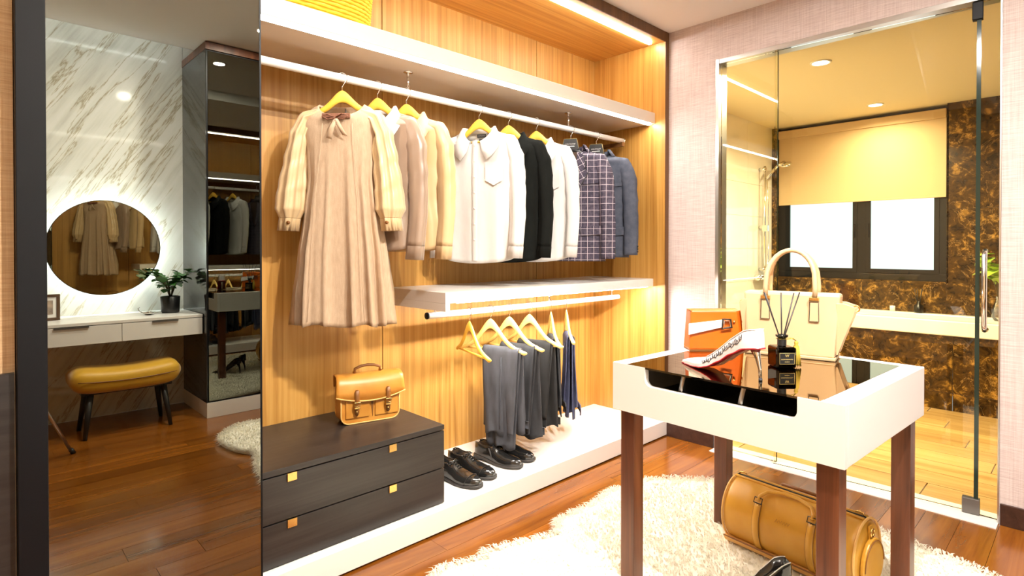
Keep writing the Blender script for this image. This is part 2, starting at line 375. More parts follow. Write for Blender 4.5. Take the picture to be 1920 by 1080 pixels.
# ------------------------------------------------------------------ bathroom
BZ, BX = 2.38, 5.75
bf = box('bathroom_floor', WX + .1, 5.3, -.30, 2.3, -.06, -.014, 'threshold'); bf['kind'] = 'structure'
x = WX + .105; k = 0
while x < 5.22:
    y = -.3 - (k * .37 % .9)
    while y < 2.25:
        a, b = max(y, -.3), min(y + .9, 2.25)
        if b - a > .03: box('floor_tile', x + .002, min(x + .195, 5.24) - .002, a + .003, b - .003, -.014, 0, 'bath_floor', bf)
        y += .9
    x += .195; k += 1
struct('bathroom_ceiling', WX + .1, 6.1, -.4, 2.4, BZ, BZ + .05, 'bath_ceil')
ws = struct('wall_shower', WX + .1, 6.1, 2.262, 2.35, 0, BZ, 'threshold')
for i in range(8):
    for j in range(4):
        a = WX + .105 + j * .62
        box('wall_tile', a + .001, min(a + .62, 5.84) - .001, 2.252, 2.262, i * .30 + .001, min(i * .30 + .299, BZ), 'tile', ws)
wb = struct('wall_bathroom', WX + .1, 6.1, -.4, -.30, 0, BZ, 'black')
for j in range(4): box('marble_panel', WX + .1 + j * .62, WX + .1 + j * .62 + .617, -.30, -.288, .0, BZ, 'marble_dark', wb)
ww = root('wall_window')
box('wall_panel', BX + .012, 6.1, -.3, 2.262, 0, .915, 'black', ww)
box('wall_panel', BX + .012, 6.1, -.3, .86, .915, BZ, 'black', ww)
box('wall_panel', 5.86, 6.1, .86, 2.262, 1.9, BZ, 'black', ww)
for a, b in ((-.3, .30), (.30, .86), (.86, 1.46), (1.46, 2.06), (2.06, 2.25)):
    box('marble_panel', BX, BX + .012, a + .001, b - .001, .60, .915, 'marble_dark', ww)
for a, b in ((-.3, .30), (.30, .86)):
    for z0, z1 in ((.915, 1.52), (1.52, 2.12), (2.12, BZ)): box('marble_panel', BX, BX + .012, a + .001, b - .001, z0 + .001, z1 - .001, 'marble_dark', ww)
box('window_jamb', BX, 5.86, .848, .86, .915, BZ, 'marble_dark', ww); box('window_jamb', BX, 5.86, 2.205, 2.25, .915, BZ, 'marble_dark', ww)
box('window_sill', BX - .004, 5.80, .86, 2.205, .905, .925, 'marble_dark', ww)
wn = root('window_1')
for a in ((.862, 2.203, .925, .985), (.862, 2.203, 2.30, 2.36), (.862, .915, .985, 2.30), (2.13, 2.203, .985, 2.30), (1.445, 1.515, .985, 2.30)):
    box('window_frame', 5.795, 5.85, *a, 'black_metal', wn, bevel=.003)
for y0, y1 in ((.915, 1.445), (1.515, 2.13)):
    sash = B()
    for a in ((y0, y1, .985, 1.02), (y0, y1, 2.26, 2.30), (y0, y0 + .035, 1.02, 2.26), (y1 - .035, y1, 1.02, 2.26)): sash.box(5.79, 5.83, *a)
    so = obj('window_sash', sash, 'black_metal', wn)
    box('pane', 5.812, 5.82, y0 + .035, y1 - .035, 1.02, 2.26, 'daylight', so)
    box('window_handle', 5.77, 5.79, (1.42 if y0 < 1 else 1.53), (1.43 if y0 < 1 else 1.54), 1.30, 1.42, 'black_metal', so)
bl = thing('roller_blind', 'cream roller blind pulled half down over the black framed bathroom window', 'blind')
box('blind_fabric', 5.772, 5.775, .868, 2.19, 1.635, 2.27, 'blind', bl); box('bottom_bar', 5.768, 5.779, .868, 2.19, 1.62, 1.637, 'blind', bl, bevel=.002)
box('cassette', 5.755, 5.79, .866, 2.195, 2.268, 2.345, 'blind', bl, bevel=.006)
bt = thing('bathtub', 'cream bathtub built in below the window with brown marble front', 'bathtub')
rim = B()
for a in ((5.20, 5.29, -.28, 2.245), (5.66, 5.745, -.28, 2.245), (5.29, 5.66, -.28, -.1), (5.29, 5.66, 1.85, 2.245)): rim.box(a[0], a[1], a[2], a[3], .555, .665)
obj('rim', rim, 'tub', bt, bevel=.008)
obj('basin', B().loft([[(lerp(5.29, 5.66, .5 + s * cos(t) * .5), lerp(-.1, 1.85, .5 + s2 * sin(t) * .5), z) for t in [2 * pi * i / 28 for i in range(28)]] for s, s2, z in ((1.25, 1.06, .64), (.96, .98, .60), (.86, .93, .32), (.7, .85, .22))], cap1=True), 'tub', bt)
for j in range(5):
    a = -.28 + j * .51
    for z0, z1 in ((.0, .13), (.13, .555)): box('marble_panel', 5.225, 5.24, a + .001, a + .509, z0 + .001, z1 - .001, 'marble_dark', bt)
for i, (x, y) in enumerate(((3.909, 1.231), (5.382, 1.279))):
    t = thing('bathroom_downlight', 'round warm downlight in bathroom ceiling, ' + ('nearer the glass door' if i == 0 else 'nearer the window blind'), 'light', (x, y, BZ), 0, 'bathroom downlights')
    obj('trim_ring', B().lathe([(.062, 0), (.060, -.007), (.048, -.007), (.046, -.001)], 28, cap0=False, cap1=False), 'white', t)
    obj('diffuser', B().lathe([(.047, -.002), (.02, -.004)], 24, cap0=False), 'bath', t)
    l = bpy.data.lights.new('bath_lamp', 'AREA'); l.shape = 'DISK'; l.size = .09; l.energy = (66, 10)[i]; l.color = (1, .84, .56); l.spread = R(160)
    lo = bpy.data.objects.new('bath_lamp', l); col.objects.link(lo); lo.location = (0, 0, -.01); lo.parent = t
# shower
sh = thing('shower_set', 'chrome hand shower on a wall rail with mixer above the tub', 'shower', (5.45, 2.25, 0))
obj('rail', B().tube([(0, -.05, .96), (0, -.05, 1.98)], .011), 'chrome', sh)
for z in (1.0, 1.40, 1.95): obj('bracket', B().tube([(0, 0, z), (0, -.062, z)], .016, 12), 'chrome', sh)
obj('slider', B().box(-.02, .02, -.085, -.035, 1.36, 1.42), 'chrome', sh, bevel=.005)
hp = [(.0, -.07, 1.86), (.04, -.10, 1.92), (.10, -.14, 1.99), (.16, -.17, 2.02)]
obj('hand_shower', B().tube(hp, [.011, .012, .013, .016], 10), 'chrome', sh)
obj('shower_head', B().lathe([(.012, .02), (.05, .008), (.055, -.004), (.05, -.008)], 24).xf(Matrix.Translation((.17, -.18, 2.0)) @ Matrix.Rotation(R(-30), 4, 'Y')), 'chrome', sh)
obj('hose', B().tube([(0, -.07, 1.86), (.03, -.07, 1.6), (.05, -.07, 1.3), (.03, -.07, 1.05), (-.03, -.06, .97)], .007, 8), 'chrome', sh)
obj('mixer_body', B().tube([(-.12, -.05, .93), (.12, -.05, .93)], .024, 14), 'chrome', sh)
for sx in (-.12, .12):
    obj('mixer_knob', B().tube([(sx, -.05, .93), (sx * 1.4, -.05, .93)], .028, 12), 'chrome', sh)
    obj('wall_flange', B().tube([(sx * .7, 0, .93), (sx * .7, -.05, .93)], .02, 12), 'chrome', sh)
# glass enclosure
gd = thing('glass_door', 'wide frameless clear glass shower door with grey corner clamps', 'door', (WX + .03, .38, 0), R(3.6))
box('glass_panel', -.005, .005, .004, .863, .012, 2.285, 'glass', gd)
box('glass_edge', -.008, .008, -.012, .0038, .012, 2.285, 'glass_edge', gd, label='dark seal along the glass edge')
for z0, z1 in ((.006, .075), (2.22, 2.298)):
    box('pivot_clamp', -.018, .018, -.018, .045 if z0 < 1 else .02, z0, z1, 'greymetal' if z0 < 1 else 'black_metal', gd, bevel=.003)
hd = B().tube([(-.006, .345, .84), (-.05, .345, .84), (-.068, .345, .862), (-.07, .345, 1.0), (-.068, .345, 1.168), (-.05, .345, 1.19), (-.006, .345, 1.19)], .010, 10)
gf = thing('glass_panel_screen', 'narrow fixed glass pane holding the chrome handle beside pink wall', 'glass panel', (WX + .03, 0, 0))
box('glass_panel', -.005, .005, .302, .373, .006, 2.298, 'glass', gf); obj('pull_handle', hd, 'chrome', gf)
gs = thing('glass_panel_screen', 'fixed clear glass screen pane next to the white wall end', 'glass panel', (WX + .03, 0, 0))
box('glass_panel', -.005, .005, 1.247, 1.574, .006, 2.298, 'glass', gs); box('glass_edge', -.0052, .0052, 1.2445, 1.2468, .006, 2.298, 'glass_edge', gs)

# ------------------------------------------------------------------ wardrobe
wd = thing('wardrobe', 'open oak wardrobe with lit white shelves and hanging rods', 'wardrobe')
YF, YB, ZP = 1.913, 2.472, .10
box('side_panel', 3.195, WX - .001, YF, YB + .03, ZP, 2.51, 'oak', wd); box('front_edge', 3.197, WX - .001, YF - .004, YF, ZP, 2.571, 'oak_dark', wd)
box('side_panel', .10, .14, YF, YB + .03, ZP, 2.51, 'oak', wd)
box('top_panel', .10, WX - .001, YF + .004, YB + .03, 2.51, 2.565, 'oak_x', wd); box('front_edge', .10, 3.197, YF - .004, YF + .004, 2.508, 2.569, 'oak_dark', wd)
for a, b in ((.14, .38), (.38, 1.492), (1.492, 2.603), (2.603, 3.195)):
    box('back_panel', a + .0025, b - .0025, YB, YB + .018, ZP, 2.51, 'oak', wd)
box('back_board', .14, 3.195, YB + .018, YB + .03, ZP, 2.51, 'black', wd)
box('plinth', .10, WX - .001, YF, YB + .03, .008, ZP, 'white', wd, bevel=.002); box('plinth_shadow_gap', .12, WX - .001, YF + .012, YB, 0, .008, 'black', wd)  # black strip below the plinth stands for the shadow gap at the floor
us = box('shelf', .14, 3.195, 1.985, YB, 2.0, 2.07, 'shelf', wd, bevel=.002)
box('led_strip', .16, 3.17, 1.998, 2.016, 1.992, 2.0002, 'strip2', us)
box('led_channel', .15, 3.18, 2.016, 2.020, 1.990, 2.0, 'steel', us)
box('led_strip', .16, 3.15, 1.985, 2.003, 2.500, 2.5102, 'strip2', wd)
ms = obj('shelf', B().box(1.52, 3.195, 1.995, YB, .955, 1.005), 'white', wd, bevel=.002)
box('shelf_end', 1.52, 1.545, 1.995, YB, .92, .955, 'white', ms, bevel=.001)
box('led_strip', 1.60, 3.15, 2.01, 2.028, .952, .9552, 'led', ms)
rod = obj('hanging_rod', B().tube([(.20, 2.18, 1.905), (3.12, 2.18, 1.905)], .0165, 14), 'rod', wd)
for x in (1.45, 2.567):
    st = obj('rod_support', B().tube([(x, 2.18, 1.915), (x, 2.18, 1.998)], .006, 10), 'chrome', rod)
    obj('rod_flange', B().lathe([(.022, 0), (.022, -.004), (.008, -.007)], 18, (x, 2.18, 2.0)), 'chrome', rod)
for x in (.2, 3.12): obj('rod_cap', B().tube([(x - .004, 2.18, 1.905), (x + .004, 2.18, 1.905)], .02, 14), 'chrome', rod)
box('rod_bracket', 3.085, 3.11, 2.16, YB, 1.868, 1.893, 'oak_dark', wd)
rod2 = obj('hanging_rod', B().tube([(1.555, 2.18, .884), (3.07, 2.18, .884)], .0155, 14), 'rod', wd)
obj('rod_cap', B().tube([(1.549, 2.18, .884), (1.556, 2.18, .884)], .0165, 14), 'black_metal', rod2)
for x in (1.60, 2.4, 3.0): obj('rod_support', B().tube([(x, 2.18, .89), (x, 2.18, .956)], .006, 8), 'chrome', rod2)
# chest of drawers
cd = thing('drawer_chest', 'low black two drawer chest with brass tab pulls inside the wardrobe', 'drawers', (0, 0, ZP))
X0, X1 = .16, 1.483
box('body', X0, X1 - .003, 1.972, YB - .003, 0, .316, 'black_wood', cd); box('top', X0, X1, 1.956, YB - .003, .319, .340, 'black_wood', cd, bevel=.001)
for i, (z0, z1) in enumerate(((.004, .152), (.157, .314))):
    d = box('drawer', X0, X1, 1.957, 1.972, z0, z1, 'black_wood', cd, bevel=.0012)
    for x in (.818, 1.225):
        box('handle', x - .017, x + .017, 1.951, 1.957, z1 - .026, z1 + .003, 'brass', d, bevel=.001)
# mirrored sliding door
md = thing('mirror_door', 'tall grey tinted mirror sliding door in a black frame', 'mirror', (0, 0, 0))
box('mirror_panel', .149, .681, 1.87, 1.878, .012, 2.56, 'mirror', md)
box('frame_stile', .090, .149, 1.845, 1.90, .0, 2.569, 'black_metal', md, bevel=.002); box('frame_stile', .681, .686, 1.868, 1.892, .0, 2.569, 'black_metal', md)
box('frame_rail', .149, .681, 1.866, 1.892, 2.56, 2.569, 'black_metal', md); box('frame_rail', .149, .681, 1.866, 1.892, .002, .012, 'black_metal', md)
box('backing', .149, .681, 1.8785, 1.892, .012, 2.56, 'black', md)

# ------------------------------------------------------------------ room downlights: first mirrored in the marble, the others unseen, added as fill
for i, (x, y) in enumerate(((1.1, .30), (1.45, -.15), (.1, -.25), (2.2, -.35))):
    t = thing('downlight', 'small round ceiling downlight, ' + ('above the gap between mirror and table', 'unseen fill added above the display table', 'unseen fill added above the vanity bench', 'unseen fill added above the tall mirrored cabinet')[i], 'light', (x, y, 2.66), 0, 'room downlights')
    obj('trim_ring', B().lathe([(.055, 0), (.053, -.006), (.042, -.006), (.04, -.001)], 24, cap0=False, cap1=False), 'white', t)
    obj('diffuser', B().lathe([(.041, -.002), (.02, -.003)], 20, cap0=False), 'down', t)
    l = bpy.data.lights.new('room_lamp', 'AREA'); l.shape = 'DISK'; l.size = .08; l.energy = (44, 46, 10, 3)[i]; l.color = (1, .93, .84)
    lo = bpy.data.objects.new('room_lamp', l); col.objects.link(lo); lo.location = (0, 0, -.008); lo.parent = t
# ------------------------------------------------------------------ vanity side (seen in the mirror)
v = thing('vanity_table', 'cream floating vanity shelf with two drawers on the marble wall', 'vanity', (0, VY, 0))
box('top', -.4, 1.215, .002, .52, .712, .732, 'white', v, bevel=.002); box('carcass', -.4, 1.215, .002, .50, .595, .709, 'white', v)
for a, b, h in ((-.39, .173, (-.2, .0)), (.176, .7335, (.385, .56)), (.7365, 1.213, (.905, 1.06))):
    d = box('drawer', a, b, .501, .52, .593, .708, 'white', v, bevel=.001)
    box('handle', h[0], h[1], .512, .528, .700, .7105, 'greymetal', d)
mr = thing('round_mirror', 'round backlit wall mirror glowing white above the vanity', 'mirror', (.72, VY, 1.205))
def disc(r, y0, y1, n=64): return B().prism([(r * cos(2 * pi * i / n), y0, r * sin(2 * pi * i / n)) for i in range(n)], (0, y1 - y0, 0), False)
obj('backing', disc(.285, .020, .038), 'black', mr); obj('mirror_panel', disc(.335, .038, .044), 'mirror_clear', mr)
rg = B(); n = 64
rg.loft([[(r * cos(2 * pi * i / n), y, r * sin(2 * pi * i / n)) for i in range(n)] for r, y in ((.290, .016), (.304, .016), (.304, .034), (.290, .034), (.290, .016))])
obj('led_ring', rg, 'ring', mr)
obj('mirror_rim', B().loft([[(r * cos(2 * pi * i / n), y, r * sin(2 * pi * i / n)) for i in range(n)] for r, y in ((.334, .0445), (.338, .0445), (.338, .037), (.334, .037))]), 'dark_frame', mr)
# bench
bn = thing('vanity_bench', 'mustard yellow saddle shaped bench on four black tapered legs', 'bench', (.765, -.775, 0))
rings = []; nx = 30
for i in range(nx + 1):
    t = i / nx; x = -.305 + .61 * t; e = (1 - abs(2 * t - 1) ** 9.0) ** .5 if 0 < i < nx else .3
    e = max(e, .45 if 0 < i < nx else .3); top = .425 + .035 * abs(2 * t - 1) ** 2.2; bot = .268 + .010 * abs(2 * t - 1) ** 2
    cz, hz, hy = (top + bot) / 2, (top - bot) / 2 * e, .155 * (.55 + .45 * e)
    rings.append([(x, hy * math.copysign(abs(cos(a)) ** .62, cos(a)), cz + hz * math.copysign(abs(sin(a)) ** .62, sin(a))) for a in [2 * pi * j / 32 for j in range(32)]])
st = obj('seat', B().loft(rings, True, True, True), 'mustard', bn)
obj('seat_seam', B().tube([(x, .158, .352 + .02 * abs(x / .3) ** 2) for x in [-.27 + .54 * i / 12 for i in range(13)]], .003, 6), 'leather_dk', st)
box('seat_base', -.25, .25, -.11, .11, .272, .292, 'black', bn, bevel=.004)
for sx in (-1, 1):
    for sy in (-1, 1):
        obj('leg', B().tube([(sx * .20, sy * .09, .285), (sx * .235, sy * .135, 0)], [.020, .012], 14), 'black', bn)
# potted plant
def plant(root_o, n, h, spread, leafmat, base, rng, L=(.05, .075), fat=1.0):
    for k in range(n):
        a = 2 * pi * k / n + rng.uniform(-.4, .4); r = spread * rng.uniform(.25, 1); hh = h * rng.uniform(.55, 1)
        tip = Vector((r * cos(a), r * sin(a), hh)) + Vector(base); mid = Vector(base) + Vector((r * .35 * cos(a), r * .35 * sin(a), hh * .6))
        obj('stem', B().tube([Vector(base), mid, tip], [.0032, .0026, .0018], 6), 'stem', root_o)
        for q in range(5):
            p = mid.lerp(tip, q / 4) if q else mid; la = a + rng.uniform(-1.9, 1.9); ln = rng.uniform(*L); up = rng.uniform(-.25, .75)
            d = Vector((cos(la), sin(la), up)).normalized(); sd = d.cross(Vector((0, 0, 1))).normalized(); nr = sd.cross(d)
            rows = []
            for i, wd in enumerate((.05, .30 * fat, .42 * fat, .34 * fat, .03)):
                t = i / 4; c0 = p + d * ln * t - nr * ln * .18 * t * t * (1 if up < .3 else .5)
                rows.append([c0 - sd * ln * wd * .62 + nr * ln * .07 * (wd > .1), c0, c0 + sd * ln * wd * .62 + nr * ln * .07 * (wd > .1)])
            obj('leaf', B().loft(rows, False), leafmat, root_o)
pt = thing('potted_plant', 'leafy green plant in ribbed black pot on the vanity', 'plant', (1.075, -.96, .7325))
nn = 48
obj('pot', B().loft([[(r * (1 + .03 * (j % 2)) * cos(2 * pi * j / nn), r * (1 + .03 * (j % 2)) * sin(2 * pi * j / nn), z) for j in range(nn)] for r, z in ((.05, 0), (.056, .01), (.062, .118), (.056, .12), (.054, .104))], True, True), 'black', pt)
obj('soil', B().lathe([(.055, .100), (.02, .104)], 20, cap0=False), 'soil', pt)
plant(pt, 15, .22, .125, 'leaf', (0, 0, .1), random.Random(5), (.055, .085), 1.55)
# photo frame, dish
pf = thing('photo_frame', 'small wooden photo frame standing on the vanity near the mirror frame', 'photo frame', (.375, -.965, .7325), R(168))
fr = B()
for a in ((-.07, .07, .0, .018), (-.07, .07, .152, .17), (-.07, -.052, .018, .152), (.052, .07, .018, .152)): fr.box(a[0], a[1], -.008, .008, a[2], a[3])
obj('frame', fr, 'frame_wood', pf, bevel=.002); box('mount', -.052, .052, -.001, .002, .018, .152, 'white_matt', pf); box('photo', -.033, .033, -.003, -.001, .04, .13, 'paper', pf)
obj('stand', B().prism([(-.015, .008, .12), (.015, .008, .12), (.015, .06, 0), (-.015, .06, 0)], (0, .003, 0)), 'black', pf)
pf.rotation_euler = (0, 0, R(168))
ds = thing('trinket_dish', 'tiny silver swan shaped trinket dish beside the pot', 'dish', (.925, -.90, .7325))
obj('bowl', B().lathe([(.012, 0), (.03, .008), (.042, .022), (.040, .022), (.028, .011), (.005, .006)], 24), 'chrome', ds)
obj('neck', B().tube([(-.035, 0, .018), (-.055, 0, .03), (-.062, 0, .048), (-.052, 0, .056)], [.004, .0035, .003, .002], 8), 'chrome', ds)
# tall cabinet with mirrored doors
tc = thing('tall_cabinet', 'tall cabinet with mirrored doors beside the marble wall', 'cabinet', (1.22, VY, 0))
Wc = WX - 1.22 - .004
box('plinth', 0, Wc, .003, .594, .001, .107, 'white', tc); box('carcass', .004, Wc, .003, .575, .107, 2.60, 'black', tc)
box('side_panel', 0, .004, .003, .59, .107, 2.60, 'smoked', tc); box('cornice', -.003, Wc, .003, .60, 2.60, 2.652, 'walnut', tc)
for i in range(3):
    a = .006 + i * Wc / 3; b = a + Wc / 3 - .008
    d = box('door', a, b, .576, .588, .110, 2.597, 'black_metal', tc); box('mirror_panel', a + .008, b - .008, .588, .592, .118, 2.59, 'mirror', d)
# tripod leg seen at the left edge of the mirror
tp = thing('tripod', 'slim grey metal camera tripod with black feet reflected at mirror edge', 'tripod', (0, -.0, 0))
obj('centre_column', B().tube([(0, 0, .55), (0, 0, 1.06)], .014, 12), 'greymetal', tp); obj('head', B().tube([(0, 0, 1.02), (0, 0, 1.08)], .032, 14), 'black', tp)
for a in (-43, 77, 197):
    c_, s_ = cos(R(a)), sin(R(a))
    lg = obj('leg', B().tube([(.03 * c_, .03 * s_, .98), (.33 * c_, .33 * s_, .48)], .013, 10), 'greymetal', tp)
    obj('lower_tube', B().tube([(.33 * c_, .33 * s_, .48), (.60 * c_, .60 * s_, .015)], .009, 10), 'steel', lg)
    obj('rubber_foot', B().tube([(.595 * c_, .595 * s_, .03), (.615 * c_, .615 * s_, .002)], .013, 10), 'black', lg)
# ------------------------------------------------------------------ hangers
def hanger(label, loc, rz, m='hanger', bar=True, black=False, half=.172, drop=.10, group='wooden hangers on the upper rod', apex=-.050):
    t = thing('suit_hanger' if black else 'wooden_hanger', label, 'hanger', loc, rz, group)
    h0 = apex - .005
    hk = [(0, 0, h0), (0, 0, -.036)] + [(.022 * sin(a), 0, .022 * -cos(a) + .0005) for a in [R(d) for d in range(0, 271, 30)]]
    hk[2] = (.006, 0, -.028)
    obj('hook', B().tube(hk, .0022, 8), 'chrome', t)
    rings = []
    for i in range(33):
        u = -1 + 2 * i / 32; x = half * u; a = abs(u)
        top = apex - drop * (1 - math.exp(-(a / .5) ** 2 * 1.6)) * .62 - drop * .45 * a; th = lerp(.052, .022, min(1, a * 1.5)); dp = (.012 if not black else .022) + .008 * a
        bow = .018 * a * a
        if i in (0, 32): th *= .5; dp *= .5
        rings.append([(x, dp * cos(q) * .5 + bow, top - th / 2 + th / 2 * sin(q)) for q in [2 * pi * j / 12 for j in range(12)]])
    obj('shoulder_bar', B().loft(rings, True, True, True), 'black' if black else m, t)
    if bar:
        zb = apex - drop * 1.02 - .012
        obj('trouser_bar', B().tube([(-half * .96, .016, zb), (half * .96, .016, zb)], .0055, 8), m if not black else 'black', t)
    if black:
        bd = obj('neck_board', B().prism([(-.052, -.014, apex - .035), (.052, -.014, apex - .035), (.038, -.014, apex + .028), (-.038, -.014, apex + .028)], (0, .016, 0)), 'black', t)
        scribble('print', .058, .011, 'white_print', bd, (0, -.0146, apex - .003), seed=3, r=.0011); box('print', -.025, .025, -.0146, -.014, apex - .0185, apex - .0145, 'white_print', bd)
        obj('gold_outline', B().tube([(-.052, -.0146, apex - .035), (-.038, -.0146, apex + .028), (.038, -.0146, apex + .028), (.052, -.0146, apex - .035)], .0011, 5), 'gold_print', bd)
    return t

# ------------------------------------------------------------------ garments, built in a local frame: x width, -y front, z = 0 at the rod
def fold(phi, z, k, amp, ph):
    a = k * phi + ph + .45 * sin(z * 2.1 + ph)
    return amp * ((1 - 2 * abs(sin(a / 2 if k % 2 == 0 else a)) ** .8) * .55 + .3 * sin(a * 1.0 + 1.1 * sin(2 * phi)) + .25 * sin((2 * k + 1) * phi - ph * 2 + z * 1.6))
def body(prof, amp, k, ph, n=84, m=46, hem=0.0, neckdrop=.03, hemw=0, start=.10):
    z0, z1 = prof[0][0], prof[-1][0]; rings = []
    for i in range(m + 1):
        t = i / m; z = lerp(z0, z1, t ** 1.25); wd, dp = interp([(-p[0], p[1], p[2]) for p in prof], -z); r = []
        af = amp * min(1, max(0, (t - start) / (.9 - start))) ** 1.2
        for j in range(n):
            a = 2 * pi * j / n; c_, s_ = cos(a), sin(a)
            f = fold(a, z, k, af, ph) + .0003 * sin(z * 70 + 9 * c_ + ph) * min(1, t * 6)
            nx, ny = c_ * dp, s_ * wd; L = math.hypot(nx, ny) or 1
            x = wd * math.copysign(abs(c_) ** .82, c_) + f * nx / L; y = dp * math.copysign(abs(s_) ** .75, s_) + f * ny / L
            zz = z - max(0, -s_) * neckdrop * max(0, 1 - t * 5) - hem * abs(s_) ** 1.5 * max(0, (t - .7) / .3) + hemw * sin(k * a + ph) * max(0, (t - .8) / .2)
            r.append((x, y, zz))
        rings.append(r)
    return B().loft(rings)
def front_y(prof, z): return -interp([(-p[0], p[1], p[2]) for p in prof], -z)[1]
def sleeve(path, rad, ph, n=26, m=26, amp=.006, k=4):
    rings = []; key = [(i / (len(path) - 1), *p) for i, p in enumerate(path)]; rk = [(i / (len(rad) - 1), *p) for i, p in enumerate(rad)]
    for i in range(m + 1):
        t = i / m; p = Vector(interp(key, t)); q = Vector(interp(key, min(1, t + .03))) - Vector(interp(key, max(0, t - .03))); q.normalize()
        nx = Vector((-q.z, 0, q.x)).normalized(); by = Vector((0, 1, 0)); ra, rb = interp(rk, t); r = []
        for j in range(n):
            a = 2 * pi * j / n; f = 1 + fold(a, t * 1.4, k, amp, ph) / max(ra, .02) * min(1, t * 4)
            wr = .0025 * sin(t * 46 + 3 * cos(a) + ph) * math.exp(-((t - .5) / .28) ** 2)
            r.append(p + nx * (ra * cos(a) * f + wr * cos(a)) + by * (rb * sin(a) * f + wr * sin(a)))
        rings.append(r)
    return B().loft(rings, True, True, False), rings[-1], rings
def cuffring(ring, dz, grow, axis): 
    c = sum(ring, Vector()) / len(ring); out = []
    for s, z in ((grow, .0), (grow, 1), (grow * .93, 1), (grow * .9, .2)): out.append([c + (p - c) * s + axis * dz * z for p in ring])
    return B().loft(out)
def collar(w_, d_, zc, front, h=.032, fallen=.045, spread=.5, n=29):
    """shirt collar: a stand round the neck and a leaf folded over it with two points"""
    rows = [[] for _ in range(5)]
    for i in range(n):
        a = R(-72) + (R(324)) * i / (n - 1); s_ = sin(a); c_ = cos(a); u = abs(2 * i / (n - 1) - 1)
        x, y = w_ * c_, d_ * s_; zd = zc - front * max(0, -s_) ** 1.2; pt = u ** 5
        rows[0].append((x, y, zd - .006)); rows[1].append((x * 1.03, y * 1.03, zd + .020)); rows[2].append((x * 1.14, y * 1.14 - .002, zd + .021))
        rows[3].append((x * (1.38 + .3 * pt), y * 1.22 - .010, zd - .012 - .020 * pt)); rows[4].append((x * (1.58 + 1.3 * pt), y * 1.30 - .012 - .006 * pt, zd - .036 - .040 * pt))
    return B().loft(rows, False)
SHIRT = [(-.140, .072, .046), (-.152, .105, .050), (-.172, .160, .050), (-.200, .190, .048), (-.26, .192, .048), (-.36, .184, .050), (-.52, .178, .050), (-.64, .184, .050), (-.775, .192, .050)]
def shirt(name, label, cat, X, rz, m, mc=None, seed=0, prof=SHIRT, amp=.011, k=5, open_front=0, arm=None, long=0, label_tag=False, pocket=False, btn='white', group='shirts on the upper rod', mcuff=None):
    g = thing(name, label, cat, (X, 2.18, 1.935), rz, group); mc = mc or m
    obj('body', body(prof, amp, k, seed, hem=.035, neckdrop=.085), m, g, solid=.003)
    sw = prof[3][1]
    for s in (-1, 1):
        path = arm or [(sw - .080, 0, -.188), (sw - .026, -.004, -.204), (sw + .006, -.012, -.29), (sw + .018, -.020, -.43), (sw + .024, -.032, -.58), (sw + .018, -.046, -.725)]
        b, last, _ = sleeve([(s * x, y + (.004 * s), z) for x, y, z in path], [(.022, .030), (.036, .036), (.042, .034), (.040, .029), (.037, .027), (.034, .025)], seed + s, amp=.006)
        sl = obj('sleeve', b, m, g, solid=.002)
        obj('cuff', cuffring(last, .058, 1.06, Vector((s * -.05, -.12, -1)).normalized()), mcuff or m, sl)
    obj('collar', collar(.076, .050, -.142, .088), mc, g, solid=.0025)
    # placket and buttons
    zs = [lerp(-.20, prof[-1][0] - .02, i / 24) for i in range(25)]
    obj('placket', B().loft([[(-.014, front_y(prof, z) - .009, z), (-.012, front_y(prof, z) - .0115, z), (.012, front_y(prof, z) - .0115, z), (.014, front_y(prof, z) - .009, z)] for z in zs], False), m, g)
    for i in range(7):
        z = -.225 - i * .078
        if z > prof[-1][0] + .04: obj('button', B().tube([(0, front_y(prof, z) - .0105, z), (0, front_y(prof, z) - .0135, z)], .0052, 10), btn, g)
    if pocket:
        z0 = -.36; y = front_y(prof, z0) - .006
        obj('pocket', B().prism([(.055, y, -.31), (.145, y + .004, -.31), (.145, y + .004, -.40), (.10, y, -.425), (.055, y, -.40)], (0, -.0015, 0)), m, g)
    if label_tag:
        t = box('size_label', -.024, .024, .036, .038, -.168, -.150, 'black', g, label='black woven neck label with pale print'); scribble('print', .034, .006, 'white_print', t, (0, .0356, -.159), seed=5)
        box('size_label', -.013, .013, .036, .038, -.188, -.176, 'black', g, label='small black size tag')
    return g

# long dress
DX = 1.127
hanger('yellow wooden hanger holding the long beige dress', (DX, 2.18, 1.905), R(-45), group=None, half=.145, drop=.085)
d = thing('dress', 'knee length beige linen dress with puffed satin sleeves and bow', 'dress', (DX, 2.18, 1.905), R(-45))
DP = [(-.110, .092, .046), (-.126, .122, .052), (-.148, .148, .056), (-.19, .158, .058), (-.30, .142, .062), (-.42, .138, .064), (-.56, .154, .068), (-.75, .178, .076), (-.90, .190, .082), (-1.02, .198, .086)]
obj('body', body(DP, .046, 7, 2.6, n=130, m=64, neckdrop=.055, hemw=.007, start=.22), 'linen', d, solid=.003)
obj('neck_band', B().loft([[(.094 * q * cos(a), .052 * q * sin(a), -.116 - .055 * max(0, -sin(a)) + z) for a in [2 * pi * i / 40 for i in range(40)]] for q, z in ((1.0, -.002), (.99, .004), (1.06, .001), (1.12, -.012))]), 'linen', d)
